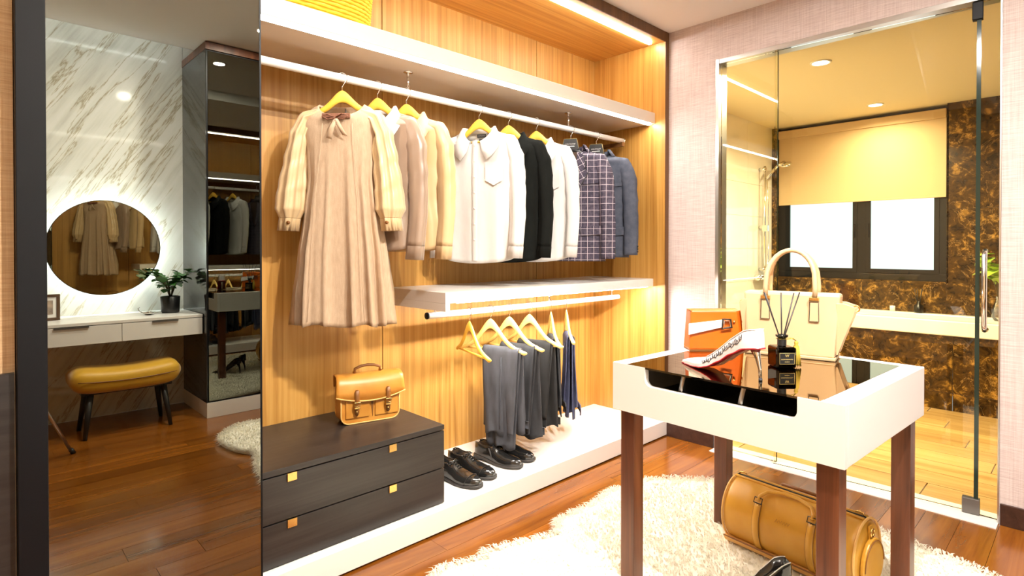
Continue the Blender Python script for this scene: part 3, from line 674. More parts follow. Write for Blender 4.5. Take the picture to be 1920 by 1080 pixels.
for s in (-1, 1):
    b, last, _ = sleeve([(s * .085, 0, -.150), (s * .138, 0, -.172), (s * .166, -.004, -.24), (s * .184, -.008, -.35), (s * .198, -.014, -.46), (s * .205, -.018, -.545), (s * .206, -.022, -.582)], [(.024, .034), (.034, .044), (.040, .046), (.045, .046), (.052, .048), (.056, .050), (.036, .034)], 2.1 + s, amp=.013, k=8, m=46, n=48)
    sl = obj('sleeve', b, 'satin', d, solid=.002)
    cf = obj('cuff', cuffring(last, .052, 1.05, Vector((s * .14, -.05, -1)).normalized()), 'satin', sl)
    obj('cuff_button', B().tube([(s * .20, -.060, -.60), (s * .20, -.066, -.60)], .007, 12), 'leather_dk', sl)
for s in (-1, 1):
    xs = [.030, .034, .045, .058, .066, .075, .085]; zs = [-.20, -.28, -.38, -.5, -.66, -.84, -1.0]
    obj('dart_seam', B().tube([(s * (x + .03), front_y(DP, z) * (.93 - .015 * i / 6) - .010, z) for i, (x, z) in enumerate(zip(xs, zs))], .0011, 6), 'linen', d)
bw = box('bow_bar', -.062, .052, -.066, -.058, -.180, -.160, 'ribbon', d, bevel=.002, label='dark brown patterned ribbon bar')
obj('bow_loop', B().tube([(-.01, -.074, -.178), (-.035, -.082, -.168), (-.055, -.08, -.176), (-.035, -.078, -.188), (-.008, -.074, -.182)], .006, 8, flat=.5), 'ribbon', d)
obj('bow_loop', B().tube([(.0, -.074, -.178), (.025, -.082, -.166), (.046, -.08, -.172), (.03, -.078, -.187), (.0, -.074, -.182)], .006, 8, flat=.5), 'ribbon', d)
for x1, z1 in ((-.028, -.262), (.036, -.250)):
    obj('bow_tail', B().loft([[(lerp(0, x1, t) - .008 - .003 * t, -.076 - .012 * sin(pi * t) , lerp(-.185, z1, t)), (lerp(0, x1, t) + .008 + .003 * t, -.079 - .008 * sin(pi * t), lerp(-.185, z1 - .006, t))] for t in [i / 8 for i in range(9)]], False), 'linen', d, solid=.002)
obj('zip_pull', B().box(-.003, .003, .046, .05, -.135, -.115), 'greymetal', d)

G1 = 'wooden hangers on the upper rod'
BL = [(p[0], p[1] * .95, p[2]) for p in SHIRT[:-2]] + [(-.62, .20, .066), (-.715, .205, .068)]
hanger('yellow wooden hanger carrying the taupe blouse, beside the dress', (1.292, 2.18, 1.905), R(-58), group=G1)
shirt('blouse', 'taupe satin blouse half hidden behind the long beige dress', 'blouse', 1.292, R(-58), 'taupe', 'cotton', 3.1, BL, .016, 4, btn='leather_dk')
hanger('yellow wooden hanger carrying the warm beige shirt', (1.44, 2.18, 1.905), R(-58), group=G1)
shirt('shirt', 'warm beige satin shirt between the taupe blouse and white shirt', 'shirt', 1.44, R(-58), 'beige', 'beige', 4.7, BL, .014, 5)
hanger('yellow wooden hanger carrying the foremost white shirt with neck label', (1.873, 2.18, 1.905), R(-62), group=G1)
shirt('shirt', 'white cotton dress shirt with black neck label, facing forward', 'shirt', 1.873, R(-62), 'cotton', None, 5.3, SHIRT, .008, 5, label_tag=True, pocket=True)
hanger('yellow wooden hanger carrying the black shirt', (2.078, 2.18, 1.905), R(-62), group=G1)
shirt('shirt', 'black long sleeved shirt between the two white shirts', 'shirt', 2.078, R(-62), 'cotton_black', None, 6.1, SHIRT, .009, 5, btn='black')
hanger('yellow wooden hanger carrying the white shirt beside the checked blazer', (2.292, 2.18, 1.905), R(-62), group=G1)
shirt('shirt', 'white cotton shirt between the black shirt and checked blazer', 'shirt', 2.292, R(-62), 'cotton', None, 7.7, SHIRT, .009, 5, pocket=True)

def blazer(label, X, rz, m, seed, length, mbtn='black'):
    g = thing('blazer', label, 'blazer', (X, 2.18, 1.925), rz, 'blazers on the upper rod')
    P = [(-.150, .080, .055), (-.158, .115, .066), (-.176, .180, .074), (-.205, .206, .066), (-.28, .202, .066), (-.42, .186, .066), (-.52, .184, .064), (-.66, .196, .066), (length, .204, .068)]
    obj('body', body(P, .006, 4, seed, hem=.0), m, g, solid=.004)
    for s in (-1, 1):
        b, last, _ = sleeve([(s * .115, 0, -.198), (s * .172, -.004, -.212), (s * .204, -.014, -.30), (s * .216, -.024, -.45), (s * .224, -.042, -.63), (s * .224, -.056, length + .015)], [(.026, .036), (.044, .050), (.049, .048), (.046, .041), (.044, .036), (.042, .034)], seed + s, amp=.004)
        sl = obj('sleeve', b, m, g, solid=.003)
        for q in range(3): obj('cuff_button', B().tube([(s * .262, -.062, length + .035 + q * .016), (s * .270, -.064, length + .035 + q * .016)], .005, 8), mbtn, sl)
    def fy(x, z, o=.008): return front_y(P, z) * max(.3, 1 - (abs(x) / .22) ** 2.6 * .55) - o
    # dark lining showing in the V of the front, lapels folded on it
    obj('lining', B().prism([(x, fy(x, z, .004), z) for x, z in ((-.06, -.168), (.06, -.168), (.012, -.44), (-.012, -.44))], (0, -.002, 0)), 'lining', g)
    for s in (-1, 1):
        lp = [(.052, -.165), (.088, -.185), (.104, -.255), (.090, -.262), (.118, -.285), (.016, -.455), (.006, -.44), (.046, -.25)]
        obj('lapel', B().prism([(s * x, fy(x, z, .010), z) for x, z in lp], (0, -.009, 0)), 'plaid_lapel' if m == 'plaid' else m, g, bevel=.0015)
        obj('lapel_edge', B().tube([(s * x, fy(x, z, .0185), z) for x, z in lp[1:7]], .0025, 6), 'black', g)
        obj('pocket_flap', B().prism([(s * x, fy(x, z, .008), z) for x, z in ((.07, -.60), (.185, -.595), (.186, -.645), (.074, -.652))], (0, -.005, 0)), m, g, bevel=.002)
    obj('breast_pocket', B().prism([(x, fy(x, z, .007), z) for x, z in ((.085, -.335), (.170, -.325), (.170, -.347), (.085, -.357))], (0, -.004, 0)), m, g, bevel=.001)
    obj('front_edge', B().tube([(.012, fy(.012, z, .008), z) for z in [lerp(-.45, length + .01, i / 10) for i in range(11)]], .003, 6), m, g)
    for z in (-.46, -.56): obj('button', B().tube([(.0, fy(0, z, .008), z), (.0, fy(0, z, .014), z)], .010, 14), mbtn, g)
    rows = [[], [], []]
    for i in range(21):
        a = R(-30) + R(240) * i / 20
        rows[0].append((.082 * cos(a), .057 * sin(a), -.152)); rows[1].append((.090 * cos(a), .064 * sin(a), -.118)); rows[2].append((.122 * cos(a), .082 * sin(a), -.164))
    obj('collar', B().loft(rows, False), m, g, solid=.003)
hanger('black suit hanger with printed neck board carrying the checked blazer', (2.59, 2.18, 1.905), R(-60), black=True, group='black suit hangers', half=.19, apex=-.085)
blazer('navy and brown windowpane checked blazer beside a white shirt', 2.59, R(-60), 'plaid', 1.1, -.80)
hanger('black suit hanger with printed neck board carrying the plain slate blazer', (2.837, 2.18, 1.905), R(-66), black=True, group='black suit hangers', half=.19, apex=-.085)
blazer('plain slate navy blazer, last garment on the upper rod', 2.837, R(-66), 'navy', 2.4, -.78)

# ------------------------------------------------------------------ trousers on the lower rod
def trousers(label, X, rz, m, zb, z_front, z_back, half, xo, seed, ctr=.016):
    g = thing('trousers', label, 'trousers', (X, 2.18, .884), rz, 'trousers folded on the lower rod')
    def drape(w0, off, zf, zbk, nm, taper, sd):
        prof = []
        L1, L2 = zb - zf, zb - zbk; n1 = 22
        for i in range(n1 + 1): prof.append((-1, zf + L1 * i / n1, 1 - i / n1))
        for a in range(30, 180, 30): prof.append((None, a, 0))
        for i in range(n1 + 1): prof.append((1, zb - L2 * i / n1, i / n1))
        rows = []
        for p in prof:
            r = []
            for j in range(19):
                u = -1 + j / 9
                if p[0] is None:
                    y = ctr - (.009 + off) * cos(R(p[1])); z = zb + (.009 + off) * sin(R(p[1])); h = half * w0; f = 0
                else:
                    t = p[2]; h = half * w0 * (1 + (taper * t if p[0] < 0 else .10 * t)); f = (.010 * sin(u * 4.2 + sd) * t + .006 * sin(u * 9 + sd * 2 + p[1] * 9) * t + .012 * t)
                    y = ctr + p[0] * (.009 + off + f); z = p[1] + .012 * sin(u * 5 + sd) * (t > .97)
                r.append((xo + h * u, y, z))
            rows.append(r)
        return obj(nm, B().loft(rows, False), m, g, solid=.006)
    drape(1.0, .0, z_front, z_back, 'trouser_leg', -.30, seed)
    drape(.92, .012, z_front + .07, z_back + .05, 'trouser_leg', -.18, seed + 2)
    obj('waistband', B().loft([[(xo + half * 1.06 * u, ctr + .050 + .012 * (1 - u * u) + o, z_back + dz) for u in [-1 + i / 6 for i in range(13)]] for o, dz in ((0, .05), (.006, .05), (.006, .014), (0, .014))], False), m, g, solid=.003)
    obj('crease', B().tube([(xo + half * .1, ctr - .028 - .012 * t, lerp(zb - .03, z_front + .10, t)) for t in [i / 6 for i in range(7)]], .003, 6), m, g)
    return g
G2 = 'wooden hangers on the lower rod'
specs = [(1.81, -106, None), (1.952, -76, 'char'), (2.086, -78, 'dkgrey'), (2.24, -80, 'blk_twill'), (2.416, -128, 'dkgrey'), (2.552, -132, 'indigo')]
hl = ['empty pale wooden hanger, first on the lower rod', 'pale wooden hanger under the charcoal trousers', 'pale wooden hanger under the dark grey trousers', 'pale wooden hanger under the black trousers', 'wooden hanger seen edge on beside the black trousers', 'wooden hanger seen edge on over the indigo trousers, last of the row']
tl = [None, 'charcoal grey trousers hanging longest, first on the lower rod', 'dark grey trousers behind the charcoal pair', 'black trousers in the middle of the row', 'dark grey trousers seen edge on beside the black pair', 'indigo denim trousers, last on the lower rod']
for i, (X, a, m) in enumerate(specs):
    hanger(hl[i], (X, 2.18, .884), R(a), 'hanger_pale' if i else 'hanger', True, False, .205, .150, G2, apex=-.045)
    if m:
        zb = -.045 - .150 * 1.02 - .012
        trousers(tl[i], X, R(a), m, zb, (0, -.70, -.66, -.66, -.64, -.66)[i], (0, -.62, -.68, -.66, -.62, -.66)[i], .118 if i < 4 else .10, (0, .06, .05, .03, -.02, -.02)[i], i * 1.3)
# ------------------------------------------------------------------ display table
T = thing('display_table', 'square white display table with dark glass top and walnut legs', 'table', (1.986, .797, 0), R(-3)); T.scale = (.975, 1, 1)
hf, z0, z1 = .3725, .636, .80
notch = [(-.255, z1), (-.255, .762)] + [(-.232 - .023 * cos(a), .761 - .023 * sin(a)) for a in [R(15 * i) for i in range(1, 7)]] + [(.215 + .023 * sin(a), .761 - .023 * cos(a)) for a in [R(15 * i) for i in range(0, 6)]] + [(.238, .762), (.238, z1)]
poly = [(-hf, z1), (-hf, z0), (hf, z0), (hf, z1)] + [(y, z) for y, z in notch[::-1]]
obj('front_panel', B().prism([(-hf, y, z) for y, z in poly], (.022, 0, 0)), 'white', T)
box('side_panel', -hf + .0225, hf, -hf, -hf + .022, z0, z1, 'white', T, bevel=.002); box('side_panel', -hf + .0225, hf, hf - .022, hf, z0, z1, 'white', T, bevel=.002)
box('back_panel', hf - .022, hf, -hf + .0225, hf - .0225, z0, z1, 'white', T, bevel=.002)
box('rim', -hf + .0225, hf - .0225, -hf + .0225, -.315, .77, z1, 'white', T); box('rim', -hf + .0225, hf - .0225, .315, hf - .0225, .77, z1, 'white', T)
box('rim', hf - .045, hf - .0225, -.3145, .3145, .77, z1, 'white', T)
box('rim', -hf + .0005, -hf + .022, -.32, -.256, .7985, z1 + .0004, 'white', T)
box('glass_top', -hf + .001, hf - .046, -.314, .314, .7945, .8005, 'table_glass', T)
box('tray', -hf + .0225, hf - .0225, -hf + .0225, hf - .0225, .652, .668, 'slot', T); box('bottom_panel', -hf + .0225, hf - .0225, -hf + .0225, hf - .0225, z0 + .002, .6515, 'white', T)
for y in (.10, -.10):
    obj('divider', B().loft([[(x, y + .03 * (1 - ((z - .67) / .12) ** 2) * .6 + o, z) for z in [.669 + .12 * i / 8 for i in range(9)]] for x, o in ((-.345, 0), (-.345, .014), (.32, .014), (.32, 0), (-.345, 0))], False), 'steel', T)
for sx in (-1, 1):
    for sy in (-1, 1):
        a, b = sx * (hf - .020), sy * (hf - .020)
        box('leg', min(a, a - sx * .056), max(a, a - sx * .056), min(b, b - sy * .056), max(b, b - sy * .056), .0, z0, 'walnut', T, bevel=.002)

# ------------------------------------------------------------------ shoes
def shoe_mesh(L, keys, n=34, mid=9):
    """keys: (t, half width, sole z, upper height, openness, squareness); heel at x = 0, toe at x = L"""
    rows = []
    for i in range(n + 1):
        t = i / n; w, zs, h, o, p = interp(keys, t); x = L * t; r = []
        K = 6; tot = 2 * K + mid
        for j in range(tot):
            th = pi - pi * j / (tot - 1); cx, cz = cos(th), sin(th)
            c = (w * math.copysign(abs(cx) ** p, cx), zs + h * abs(cz) ** p)
            if j < K: k = j / (K - 1); q = (-w * (1 - .16 * k * k), zs + h * k)
            elif j >= K + mid: k = (tot - 1 - j) / (K - 1); q = (w * (1 - .16 * k * k), zs + h * k)
            else: u = -1 + 2 * (j - K) / (mid - 1); q = (.76 * w * u, zs + .012 + (h - .012) * abs(u) ** 5)
            r.append((x, lerp(c[0], q[0], o), lerp(c[1], q[1], o)))
        rows.append(r)
    b = B(); b.loft(rows, False); nn = len(rows[0])
    b.add([rows[-1][j] for j in range(nn)], [tuple(range(nn))]); b.add([rows[0][j] for j in range(nn)], [tuple(range(nn))])
    return b
def sole_mesh(L, keys, th, grow=.003, n=30):
    rows = []
    for i in range(n + 1):
        t = i / n; w, zs = interp(keys, t)[:2]; w += grow; x = lerp(-.004, L + .004, t)
        rows.append([(x, -w, zs), (x, -w, zs - th), (x, w, zs - th), (x, w, zs)])
    return B().loft(rows, True, True, True)
OX = [(0, .010, .026, .050, 0, .6), (.03, .026, .026, .062, .55, .6), (.10, .033, .026, .064, 1, .6), (.25, .034, .022, .058, 1, .6), (.36, .035, .018, .066, .9, .6), (.44, .038, .015, .066, .0, .75), (.60, .046, .012, .050, 0, .8), (.75, .046, .012, .040, 0, .75), (.88, .036, .014, .034, 0, .7), (.96, .024, .016, .026, 0, .65), (1, .010, .017, .014, 0, .6)]
def dress_shoe(name, label, loc, rz, lace):
    g = thing(name, label, 'shoe', loc, rz, 'black dress shoes on the wardrobe plinth'); L = .285
    obj('upper', shoe_mesh(L, OX), 'patent', g)
    obj('sole', sole_mesh(L, [(k[0], k[1] + .002, k[2] + .001) for k in OX], .010, .004), 'sole', g)
    hb = B(); hb.prism([(.07 * cos(a) + .002 if cos(a) > 0 else .006 + .008 * cos(a) , .034 * sin(a), .0) for a in [2 * pi * i / 20 for i in range(20)]], (0, 0, .017)); obj('heel', hb, 'sole', g)
    obj('insole', B().prism([(.03 + .042 * (1 - cos(a)), .024 * sin(a), .040) for a in [2 * pi * i / 16 for i in range(16)]], (0, 0, .002)), 'lining', g)
    top = [interp(OX, t) for t in (.02, .06, .12, .2, .28, .35, .40)]
    for s in (-1, 1): obj('topline', B().tube([(L * t, s * k[0] * .85, k[1] + k[2] + .001) for t, k in zip((.02, .06, .12, .2, .28, .35, .40), top)], .0026, 6), 'patent', g)
    if lace:
        for i in range(4):
            t = .42 + .045 * i; w, zs, h, _, _ = interp(OX, t)
            obj('lace', B().tube([(L * t - .004, -.018, zs + h * .90), (L * t, 0, zs + h + .004), (L * t + .004, .018, zs + h * .90)], .0028, 6), 'patent', g)
        obj('lace_bow', B().tube([(L * .41, .0, .088), (L * .40, .022, .092), (L * .43, .030, .084), (L * .42, .004, .087), (L * .40, -.022, .092), (L * .43, -.030, .083), (L * .41, 0, .088)], .0025, 6), 'patent', g)
        t = .78; w, zs, h, _, p = interp(OX, t); obj('toe_cap_seam', B().tube([(L * t + .012 * sin(a) , w * math.copysign(abs(cos(a)) ** p, cos(a)) * 1.01, zs + h * abs(sin(a)) ** p * 1.01) for a in [pi * i / 14 for i in range(15)]], .0018, 6), 'patent', g)
    else:
        rows = []
        for t in (.38, .44, .50, .56):
            w, zs, h, _, p = interp(OX, t); rows.append([(L * t, .030 * u, zs + (h + .004) * (1 - .30 * abs(u) ** 2.2)) for u in [-1 + i / 6 for i in range(13)]])
        obj('strap', B().loft(rows, False), 'patent', g, solid=.003)
        for s in (-1, 1): obj('elastic_panel', B().tube([(L * .37, s * .033, .076), (L * .42, s * .037, .055), (L * .46, s * .041, .035)], .004, 6), 'sole', g)
a0 = R(-80)
dress_shoe('oxford_shoe', 'black lace-up oxford shoe right against the drawer chest', (1.642, 2.24, ZP), a0, True)
dress_shoe('oxford_shoe', 'black lace-up oxford shoe, the one farther from the drawer chest', (1.755, 2.27, ZP), a0, True)
dress_shoe('loafer', 'black slip-on loafer nearer the lace-up pair', (1.938, 2.275, ZP), a0, False)
dress_shoe('loafer', 'black slip-on loafer below the charcoal trousers', (2.048, 2.295, ZP), a0, False)
PU = [(0, .010, .100, .048, .2, .6), (.04, .024, .099, .056, .9, .6), (.15, .030, .094, .052, 1, .6), (.30, .029, .070, .044, 1, .6), (.45, .031, .038, .036, 1, .6), (.57, .036, .016, .030, .9, .6), (.66, .038, .008, .030, 0, .7), (.78, .031, .005, .025, 0, .7), (.90, .017, .004, .018, 0, .7), (1, .003, .004, .006, 0, .7)]
def pump(name, label, loc, rz, m, ms, heel_m, group=None, ink=False, trim=None, LL=.27):
    g = thing(name, label, 'shoe', loc, rz, group); L = LL
    obj('upper', shoe_mesh(L, PU), m, g); obj('sole', sole_mesh(L, PU, .004, .0005), ms, g)
    obj('heel', B().tube([(.026, 0, .097), (.016, 0, .07), (.008, 0, .035), (.006, 0, .006)], [.017, .009, .0055, .005], 12), heel_m, g)
    obj('heel_tip', B().tube([(.006, 0, .006), (.006, 0, 0)], .0056, 12), 'ink', g)
    tt = (.03, .08, .15, .22, .30, .38, .45, .52, .58, .63)
    for s in (-1, 1): obj('topline', B().tube([(L * t, s * interp(PU, t)[0] * (.85 if t < .6 else .55), interp(PU, t)[1] + interp(PU, t)[2] * (1 if t < .6 else .9) + .0005) for t in tt], .0016, 6), trim or m, g)
    if ink:
        rr = random.Random(2); pts = []
        for i in range(64):
            t = .16 + .46 * i / 63; w_, zs, h = interp(PU, t)[:3]; q = .60 + .20 * sin(i * 1.9) + .08 * sin(i * .7)
            pts.append((L * t + .004 * cos(i * 1.9), w_ * (1 - .16 * q * q) * 1.015 + .0004, zs + h * q))
        obj('script_print', B().tube(pts, .0011, 5), 'ink', g)
    return g
pump('stiletto_pump', 'white patent stiletto pump with red sole and black script on glass', (1.722, .700, .801), R(75), 'pump', 'red', 'chrome', None, True, LL=.318)
pump('stiletto_pump', 'black stiletto pump with white topline, close to the tan duffel', (1.925, .69, .034), R(138), 'patent', 'sole', 'patent', 'black stiletto pumps on the rug', False, 'white_print')
pump('stiletto_pump', 'black stiletto pump with white topline, farther out from the duffel', (1.842, .572, .034), R(134), 'patent', 'sole', 'patent', 'black stiletto pumps on the rug', False, 'white_print')

# ------------------------------------------------------------------ satchel on the chest
s = thing('satchel', 'tan leather satchel with two buckled straps on black drawer chest', 'bag', (1.288, 2.262, ZP + .3405), R(-13))
def rrect(w_, h_, r, z=0, n=6): # rounded bottom corners
    p = [(w_, h_), (-w_, h_)]
    p += [(-w_ + r - r * cos(a), z + r - r * sin(a)) for a in [pi / 2 * i / n for i in range(n + 1)]] + [(w_ - r + r * sin(a), z + r - r * cos(a)) for a in [pi / 2 * i / n for i in range(n + 1)]]
    return p
obj('body', B().prism([(x, -.047, z) for x, z in rrect(.130, .188, .035)], (0, .094, 0)), 'leather', s, bevel=.006)
obj('piping', B().tube([(x, -.049, z) for x, z in [(-.129, .15)] + rrect(.129, .15, .035, .002)[2:] + [(.129, .15)]], .0032, 8), 'leather_pale', s)
obj('piping', B().tube([(x, .047, z) for x, z in [(-.129, .15)] + rrect(.129, .15, .035, .002)[2:] + [(.129, .15)]], .0032, 8), 'leather_pale', s)
fp = lambda u: [(.048, .15), (.047, .185), (.036, .202), (.01, .208), (-.026, .206), (-.046, .194), (-.054, .170), (-.058, .140), (-.060, .098 + .026 * u * u)]
cols = [-1 + i / 10 for i in range(21)]
obj('flap', B().loft([[(.137 * u * (1 + .015 * k), y - .006 * (1 - u * u) * (k > 5), z) for u in cols for y, z in [fp(u)[k]]] for k in range(9)], False), 'leather', s, solid=.004)
obj('flap_edge', B().tube([(.137 * 1.12 * u, -.0625 - .006 * (1 - u * u), .098 + .026 * u * u) for u in cols], .0032, 8), 'leather_pale', s)
for x in (-.066, .072):
    st = obj('strap', B().loft([[(x - .0095 * q, y, z), (x + .0095 * q, y, z)] for y, z, q in ((-.066, .150, .55), (-.070, .143, 1), (-.0725, .120, 1), (-.0745, .095, 1), (-.068, .070, 1), (-.066, .047, 1), (-.065, .040, .5))], False), 'leather_dk', s, solid=.003)
    fb = B().tube([(x - .012, -.078, .098), (x + .012, -.078, .098), (x + .012, -.076, .082), (x - .012, -.076, .082)], .0022, 8, closed=True); obj('buckle', fb, 'brass', st)
    obj('keeper', B().box(x - .012, x + .012, -.076, -.062, .070, .077), 'brass', st, bevel=.001)
    obj('rivet', B().lathe([(.004, 0), (.003, .002)], 10).xf(Matrix.Translation((x, -.068, .055)) @ Matrix.Rotation(R(90), 4, 'X')), 'brass', st)
obj('pleat', B().prism([(.0, -.0475, .10), (.012, -.0475, .10), (.008, -.0475, .022)], (0, -.003, 0)), 'leather_dk', s)
for sx in (-1, 1):
    obj('pocket_panel', B().prism([(sx * .064 + .006 + q * .052, -.047, zz) for q, zz in ((-1, .025), (1, .025), (1, .12), (-1, .12))], (0, -.007, 0)), 'leather', s, bevel=.004)
obj('handle', B().tube([(-.058, .0, .208), (-.056, 0, .228), (-.03, 0, .238), (.0, 0, .241), (.03, 0, .238), (.056, 0, .228), (.058, .0, .208)], .0062, 10), 'leather_dk', s)
for x in (-.058, .058): obj('handle_ring', B().tube([(x + .008 * cos(a), .0, .212 + .008 * sin(a)) for a in [2 * pi * i / 12 for i in range(12)]], .002, 6, closed=True), 'brass', s)

# ------------------------------------------------------------------ bags and diffuser on the table
ZT = .8007
h = thing('handbag', 'cream leather tote handbag with round handles on glass table top', 'bag', (2.236, .800, ZT), R(-80))
def trap(w0, w1, h_, y0, y1, d0, d1):  # box tapering in both directions
    return B().add([(sx * w0, -d0, y0) if sy < 0 else (sx * w0, d0, y0) for sy in (-1, 1) for sx in (-1, 1)] + [(sx * w1, (-d1 if sy < 0 else d1), y1) for sy in (-1, 1) for sx in (-1, 1)], [(0, 2, 3, 1), (4, 5, 7, 6), (0, 1, 5, 4), (2, 6, 7, 3), (0, 4, 6, 2), (1, 3, 7, 5)])
obj('body', trap(.148, .164, 0, .006, .236, .066, .040), 'cream', h, bevel=.010)
obj('base_panel', trap(.152, .152, 0, .0, .012, .069, .069), 'cream', h, bevel=.003)
for sx, wk in ((-1, .45), (1, 1)):
    wing = [(sx * .150, .02), (sx * .150, .205), (sx * .175, .205), (sx * .212, .192), (sx * .204, .160), (sx * .172, .07), (sx * .156, .02)]
    wing = [(sx * (.150 + (abs(x) - .150) * wk), z) for x, z in wing]
    for y in (-.046, .040):
        obj('side_wing', B().prism([(x, y, z) for x, z in wing], (0, .006, 0)), 'cream', h, bevel=.002)
    obj('side_gusset', B().loft([[(sx * x, y, z) for x, y in ((.151, -.04), (.151 + q * wk, 0), (.151, .04))] for z, q in ((.02, .004), (.10, .014), (.20, .04))], False), 'cream_dk', h, solid=.003)
    obj('ring', B().tube([(sx * (.150 + .059 * wk) + .009 * cos(a), .0, .185 + .011 * sin(a)) for a in [2 * pi * i / 12 for i in range(12)]], .0025, 6, closed=True), 'brass', h)
for y, nm in ((-.044, 'handle'), (.044, 'handle')):
    pts = [(-.082, y, .215), (-.084, y, .255)] + [(-.082 * cos(a), y * (1 - .75 * sin(a)), .285 + .108 * sin(a)) for a in [pi * i / 14 for i in range(1, 14)]] + [(.084, y, .255), (.082, y, .215)]
    obj(nm, B().tube(pts, .0085, 12), 'cream', h)
    for x in (-.082, .082):
        sg = -1 if y < 0 else 1; tb = obj('handle_tab', B().prism([(x - .013, y + sg * .004, .222), (x + .013, y + sg * .004, .222), (x + .0155, y + sg * .0085, .135), (x - .0155, y + sg * .0085, .135)], (0, sg * .004, 0)), 'cream', h, bevel=.001)
        obj('tab_frame', B().tube([(x - .014, y + sg * .009, .205), (x + .014, y + sg * .009, .205), (x + .0155, y + sg * .0125, .136), (x - .0155, y + sg * .0125, .136)], .0014, 6, closed=True), 'dark_frame', tb)
        obj('buckle', B().box(x - .016, x + .016, y - .007 + sg * .006, y + .007 + sg * .006, .210, .222), 'brass', tb, bevel=.001)
c = thing('clutch_bag', 'orange leather clutch with a white strap and metal buckle', 'bag', (2.135, 1.060, ZT), R(-44))
obj('body', trap(.108, .100, 0, .002, .158, .040, .030), 'orange', c, bevel=.008); box('base_edge', -.106, .106, -.038, .038, 0, .004, 'leather_dk', c)
obj('flap_line', B().tube([(-.098, -.031, .154), (-.098, .03, .156), (.098, .03, .156), (.098, -.031, .154)], .002, 6), 'leather_dk', c)
obj('strap', B().prism([(-.112, -.0395, .062), (.022, -.0375, .092), (.028, -.036, .122), (-.110, -.036, .106)], (0, -.006, 0)), 'pump', c, bevel=.002)
obj('buckle', B().tube([(.018, -.045, .086), (.056, -.045, .092), (.052, -.043, .122), (.022, -.043, .124)], .004, 8, closed=True), 'dark_frame', c)
obj('buckle_inlay', B().tube([(.024, -.0475, .091), (.050, -.0475, .096), (.047, -.0455, .117), (.027, -.0455, .118)], .0016, 6, closed=True), 'chrome', c)
obj('stud', B().lathe([(.006, 0), (.004, .004)], 12).xf(Matrix.Translation((.068, -.036, .112)) @ Matrix.Rotation(R(90), 4, 'X')), 'brass', c)
obj('side_ring', B().tube([(.108, -.01 + .011 * cos(a), .122 + .013 * sin(a)) for a in [2 * pi * i / 14 for i in range(14)]], .0028, 8, closed=True), 'brass', c)
scribble('print', .034, .006, 'gold_print', c, (.050, -.0400, .026), seed=8, r=.0008)
f = thing('reed_diffuser', 'black reed diffuser bottle with gold tassel on the glass table', 'diffuser', (1.985, .742, ZT), R(-42))
obj('bottle', B().box(-.034, .034, -.034, .034, 0, .070), 'bottle', f, bevel=.007); box('liquid', -.030, .030, -.030, .030, .004, .056, 'dark_liquid', f, bevel=.004)
obj('neck', B().lathe([(.013, .069), (.013, .098), (.020, .102), (.020, .108), (.011, .108), (.011, .072)], 20, cap0=False, cap1=False), 'bottle', f)
obj('collar', B().lathe([(.0145, .072), (.0145, .094)], 20, cap0=False, cap1=False), 'black', f)
lb = box('paper_label', -.026, .026, -.0352, -.0342, .014, .052, 'black', f, label='black label with gold border and print')
obj('label_border', B().tube([(-.025, -.0354, .015), (.025, -.0354, .015), (.025, -.0354, .051), (-.025, -.0354, .051)], .0007, 4, closed=True), 'gold_print', lb)
text('print', 'W', .013, 'gold_print', lb, (0, -.0354, .042), (R(90), 0, 0)); scribble('print', .040, .004, 'gold_print', lb, (0, -.0354, .030), seed=2); scribble('print', .016, .004, 'gold_print', lb, (0, -.0354, .022), seed=4)
for i, (dx, dy) in enumerate(((-.075, -.01), (-.062, .02), (-.004, .0), (.042, -.01), (.078, .01))):
    obj('reed', B().tube([(-dx * .12, -dy * .1, .012), (dx * .12, dy * .1, .100), (dx * .85, dy, .250)], .0022, 6), 'black', f)
ts = obj('tassel', B().lathe([(.004, .088), (.007, .082), (.0055, .076), (.009, .070), (.013, .012), (.012, .008)], 16, (.043, -.012, 0)), 'gold_thread', f)
for i in range(14):
    a = 2 * pi * i / 14; obj('thread', B().tube([(.043 + .008 * cos(a), -.012 + .008 * sin(a), .07), (.043 + .0145 * cos(a), -.012 + .0145 * sin(a), .004)], .0014, 4), 'gold_thread', ts)
obj('tassel_cord', B().tube([(.043, -.012, .088), (.03, -.016, .098), (.012, -.014, .094), (-.012, -.010, .094), (-.014, .01, .094), (.012, .012, .094), (.03, -.004, .097), (.043, -.012, .088)], .0014, 5), 'gold_thread', f)

# ------------------------------------------------------------------ duffel bag
g = thing('duffel_bag', 'caramel leather barrel duffel bag lying under the white table', 'bag', (2.222, .775, .034), R(-97)); g.scale = (.94, .94, .94)
def dprof(s_, grow=0, n=40):
    p = []
    for i in range(n):
        a = 2 * pi * i / n; x = .118 * cos(a); z = .132 + .136 * sin(a)
        z = max(z, .012 + .02 * abs(cos(a)) ** 6) if sin(a) < 0 else z
        p.append((x * s_ + grow * cos(a), z if s_ == 1 else .13 + (z - .13) * s_))
    return p
Ld = .262; rings = []
for x, s_ in ((-Ld, .90), (-Ld + .012, .97), (-Ld + .04, 1), (-.13, 1.0), (0, .985), (.13, 1.0), (Ld - .04, 1), (Ld - .012, .97), (Ld, .90)):
    rings.append([(x, y * s_, .13 + (z - .13) * s_) for y, z in dprof(1)])
obj('body', B().loft(rings, True, True, True), 'duffel', g, sub=1)
obj('base_panel', B().loft([[(x, -.100, .034), (x, -.088, .012), (x, -.07, .0), (x, .07, .0), (x, .088, .012), (x, .100, .034)] for x in (-.258, -.1, .1, .258)], True, True, True, smooth=False), 'leather_pale', g, label='paler leather base panel')
obj('base_edge', B().tube([(x, -.103, .036) for x in (-.255, -.1, .1, .255)], .003, 6), 'leather_dk', g)
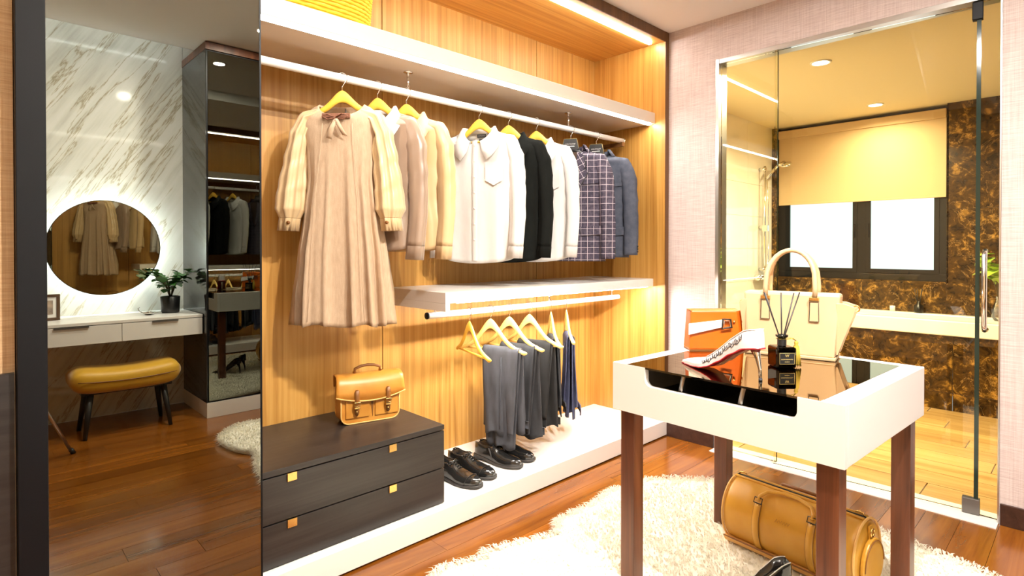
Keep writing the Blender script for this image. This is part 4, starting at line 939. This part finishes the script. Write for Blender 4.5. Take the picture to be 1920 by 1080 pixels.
for x in (-Ld + .008, Ld - .008): obj('end_piping', B().tube([(x, y * .985, .13 + (z - .13) * .985) for y, z in dprof(1)], .0045, 8, closed=True), 'leather_pale', g)
obj('zip', B().tube([(x, .0, .2685) for x in [-.25 + .05 * i for i in range(11)]], .006, 8, flat=.6), 'dark_frame', g)
for s_ in (-1, 1): obj('zip_flap', B().tube([(x, s_ * .016, .2675) for x in [-.25 + .05 * i for i in range(11)]], .006, 8), 'duffel', g)
for x, q in ((-.245, -1), (.245, 1)): obj('zip_pull', B().tube([(x, 0, .272), (x - q * .004, .0, .281), (x - q * .02, .004, .282), (x - q * .032, .004, .278)], .003, 6), 'brass', g)
for s_ in (-1, 1):
    for x in (-.105, .105):
        arc = [(x, s_ * .1215 * cos(a), .132 + .139 * sin(a)) for a in [R(d) for d in range(-48, 42, 8)]]
        bd = obj('handle_strap', B().loft([[(p[0] - .013, p[1], p[2]), (p[0] + .013, p[1], p[2])] for p in arc], False), 'duffel', g, solid=.005)
        for e in (-.0135, .0135): obj('strap_edge', B().tube([(p[0] + e, p[1] + s_ * .001, p[2]) for p in arc], .0015, 5), 'leather_dk', bd)
        obj('rivet', B().lathe([(.006, 0), (.004, .003)], 12).xf(Matrix.Translation((x, s_ * .102, .215)) @ Matrix.Rotation(R(90 if s_ < 0 else -90), 4, 'X')), 'brass', bd)
        obj('strap_ring', B().tube([(x - .016, s_ * .104, .222), (x + .016, s_ * .104, .222), (x + .016, s_ * .094, .240), (x - .016, s_ * .094, .240)], .0024, 6, closed=True), 'dark_frame', bd)
    hp = [(-.105, s_ * .098, .232), (-.104, s_ * .085, .246), (-.085, s_ * .060, .262), (-.03, s_ * .045, .270), (.03, s_ * .045, .270), (.085, s_ * .060, .262), (.104, s_ * .085, .246), (.105, s_ * .098, .232)]
    obj('handle', B().tube(hp, .0068, 10), 'leather_dk' if s_ > 0 else 'duffel', g)
pk = obj('end_pocket', B().prism([(Ld + .0, .085 * cos(a), .105 + .098 * sin(a) if sin(a) > 0 else .105 + .075 * sin(a)) for a in [2 * pi * i / 28 for i in range(28)]], (.016, 0, 0)), 'duffel', g, bevel=.005)
obj('pocket_zip', B().tube([(Ld + .017, .080 * cos(a), .105 + .090 * sin(a)) for a in [pi * i / 16 for i in range(17)]], .0022, 6), 'leather_dk', pk)
for s_ in (-1, 1): obj('end_tab', B().prism([(s_ * (Ld + .001), -.012, .19), (s_ * (Ld + .001), .012, .19), (s_ * (Ld - .002), .012, .245), (s_ * (Ld - .002), -.012, .245)], (s_ * .006, 0, 0)), 'duffel', g, bevel=.001)
obj('end_ring', B().tube([(Ld + .009, .014 * cos(a), .222 + .014 * sin(a)) for a in [2 * pi * i / 14 for i in range(14)]], .003, 8, closed=True), 'brass', g)
scribble('embossed_script', .055, .014, 'leather_dk', g, (.0, -.1125, .185), (R(64), 0, 0), seed=6, r=.0008)

# ------------------------------------------------------------------ yellow basket on the top shelf
b = thing('straw_basket', 'bright yellow woven straw basket on the top wardrobe shelf', 'basket', (1.005, 2.245, 2.0705))
nb = 72; bw_, bd_ = .235, .150
def br(z, g_=0): k = 1 + .10 * z / .3; return [((bw_ * k + g_) * math.copysign(abs(cos(a)) ** .6, cos(a)), (bd_ * k + g_) * math.copysign(abs(sin(a)) ** .6, sin(a)), z) for a in [2 * pi * j / nb for j in range(nb)]]
obj('body', B().loft([br(0), br(.15), br(.30)], True, True), 'basket', b, solid=.004)
for i in range(19):
    z = .008 + .0155 * i
    ring = [(p[0] * (1 + .012 * (-1) ** (j + i)), p[1] * (1 + .016 * (-1) ** (j + i)), p[2]) for j, p in enumerate(br(z, .003))]
    obj('woven_strand', B().tube(ring, .0062, 6, closed=True), 'basket', b)

# ------------------------------------------------------------------ bathroom odds and ends
pl = thing('vase_plant', 'lime green leafy plant on the bathtub edge behind the glass', 'plant', (5.47, .50, .6655))
obj('vase', B().lathe([(.035, 0), (.05, .03), (.045, .10), (.022, .16), (.026, .18)], 20), 'clear', pl)
plant(pl, 9, .44, .16, 'leaf_lime', (0, 0, .12), random.Random(8), (.10, .15))
bd = thing('reed_diffuser', 'small dark diffuser bottle with reeds on the bathtub ledge', 'diffuser', (5.70, 1.035, .6655))
obj('bottle', B().lathe([(.03, 0), (.034, .01), (.034, .06), (.014, .075), (.014, .095)], 20), 'dark_liquid', bd)
for q in range(4): obj('reed', B().tube([(0, 0, .02), (.01 * cos(q * 1.7), .035 * sin(q * 1.7 + .4), .20)], .0025, 5), 'black', bd)
cd_ = thing('candle', 'small cream candle on the bathtub ledge near the diffuser', 'candle', (5.70, 1.22, .6655))
obj('wax', B().lathe([(.02, 0), (.02, .045), (.004, .047)], 18), 'tub', cd_); obj('wick', B().tube([(0, 0, .046), (.001, 0, .056)], .001, 5), 'black', cd_)
tw = thing('folded_towel', 'rolled cream towel on the tub end below the shower', 'towel', (5.46, 2.08, .6655))
obj('towel_roll', B().tube([(-.10, 0, .05), (0, .01, .05), (.10, 0, .05)], .05, 18), 'rug', tw); obj('towel_end', B().tube([(.101, .03 * cos(a) * (1 - a / 16), .05 + .03 * sin(a) * (1 - a / 16)) for a in [i * .4 for i in range(30)]], .003, 5), 'rug', tw)

# ------------------------------------------------------------------ fluffy rug
rg = thing('fluffy_rug', 'large ivory sheepskin rug with ragged edge on the dark floor', 'rug', (0, 0, 0))
out = [(1.29, -.243), (1.16, -.12), (1.105, .02), (1.13, .22), (1.19, .36), (1.15, .50), (1.10, .68), (1.04, 1.0), (1.0, 1.3), (1.06, 1.52), (1.17, 1.64), (1.25, 1.672), (1.41, 1.625), (1.44, 1.648), (1.60, 1.60), (1.74, 1.553), (1.80, 1.60), (1.86, 1.622), (2.08, 1.617), (2.24, 1.645), (2.34, 1.61), (2.50, 1.585), (2.66, 1.44), (2.74, 1.30), (2.79, 1.0), (2.76, .68), (2.70, .45), (2.63, .2), (2.4, -.02), (2.1, -.16), (1.8, -.13), (1.6, -.19), (1.43, -.235)]
def cr(P, per=6):
    o = []; n_ = len(P)
    for i in range(n_):
        p0, p1, p2, p3 = (Vector((*P[(i + k) % n_], 0)) for k in (-1, 0, 1, 2))
        for q in range(per):
            t = q / per; o.append(.5 * ((2 * p1) + (p2 - p0) * t + (2 * p0 - 5 * p1 + 4 * p2 - p3) * t * t + (3 * p1 - p0 - 3 * p2 + p3) * t ** 3))
    return o
ol = cr(out); cx = Vector((1.9, .72, 0))
rr = random.Random(11)
base = B().loft([[tuple(cx + (p - cx) * s_ + Vector((0, 0, z))) for p in ol] for s_, z in ((.99, .001), (.985, .022), (.93, .031), (.7, .033), (.35, .032), (.02, .033))], True)
obj('backing', base, 'rug', rg)
def inside(x, y):
    c_ = False; n_ = len(ol)
    for i in range(n_):
        a, b_ = ol[i], ol[i - 1]
        if (a.y > y) != (b_.y > y) and x < (b_.x - a.x) * (y - a.y) / (b_.y - a.y) + a.x: c_ = not c_
    return c_
pv, pfc = [], []
def tuft(x, y, z, a, L, wd, lean):
    dx, dy = cos(a), sin(a); px, py = -dy * wd, dx * wd; i = len(pv); k = lean
    pv.extend([(x - px, y - py, z), (x + px, y + py, z), (x + dx * L * k * .5 - px * .8, y + dy * L * k * .5 - py * .8, z + L * .55 * (1 - k * .4)), (x + dx * L * k * .5 + px * .8, y + dy * L * k * .5 + py * .8, z + L * .55 * (1 - k * .4)), (x + dx * L * k * 1.1, y + dy * L * k * 1.1, max(.004, z + L * (1 - k) * .9 + (.002 if z > .03 else 0)))])
    pfc.extend([(i, i + 1, i + 3, i + 2), (i + 2, i + 3, i + 4)])
for _ in range(34000):
    x, y = rr.uniform(.98, 2.82), rr.uniform(-.26, 1.68)
    if not inside(x, y): continue
    a = rr.uniform(0, 2 * pi) * .5 + mnoise.noise((x * 7, y * 7, 0)) * 5
    tuft(x, y, .033, a, rr.uniform(.014, .024), .0028, rr.uniform(.4, .8))
for i in range(len(ol)):
    p, q = ol[i], ol[(i + 1) % len(ol)]; o_ = (p - cx).normalized(); oa = math.atan2(o_.y, o_.x)
    for k in range(26):
        m_ = p.lerp(q, rr.random()); m_ = cx + (m_ - cx) * rr.uniform(.965, .992)
        tuft(m_.x, m_.y, rr.uniform(.006, .024), oa + rr.uniform(-.7, .7), rr.uniform(.025, .05), .0022, rr.uniform(.6, .95))
pile = B(); pile.v = pv; pile.f = pfc; pile.sm = [True] * len(pfc)
obj('pile', pile, 'pile', rg, kind='stuff', flat=True)
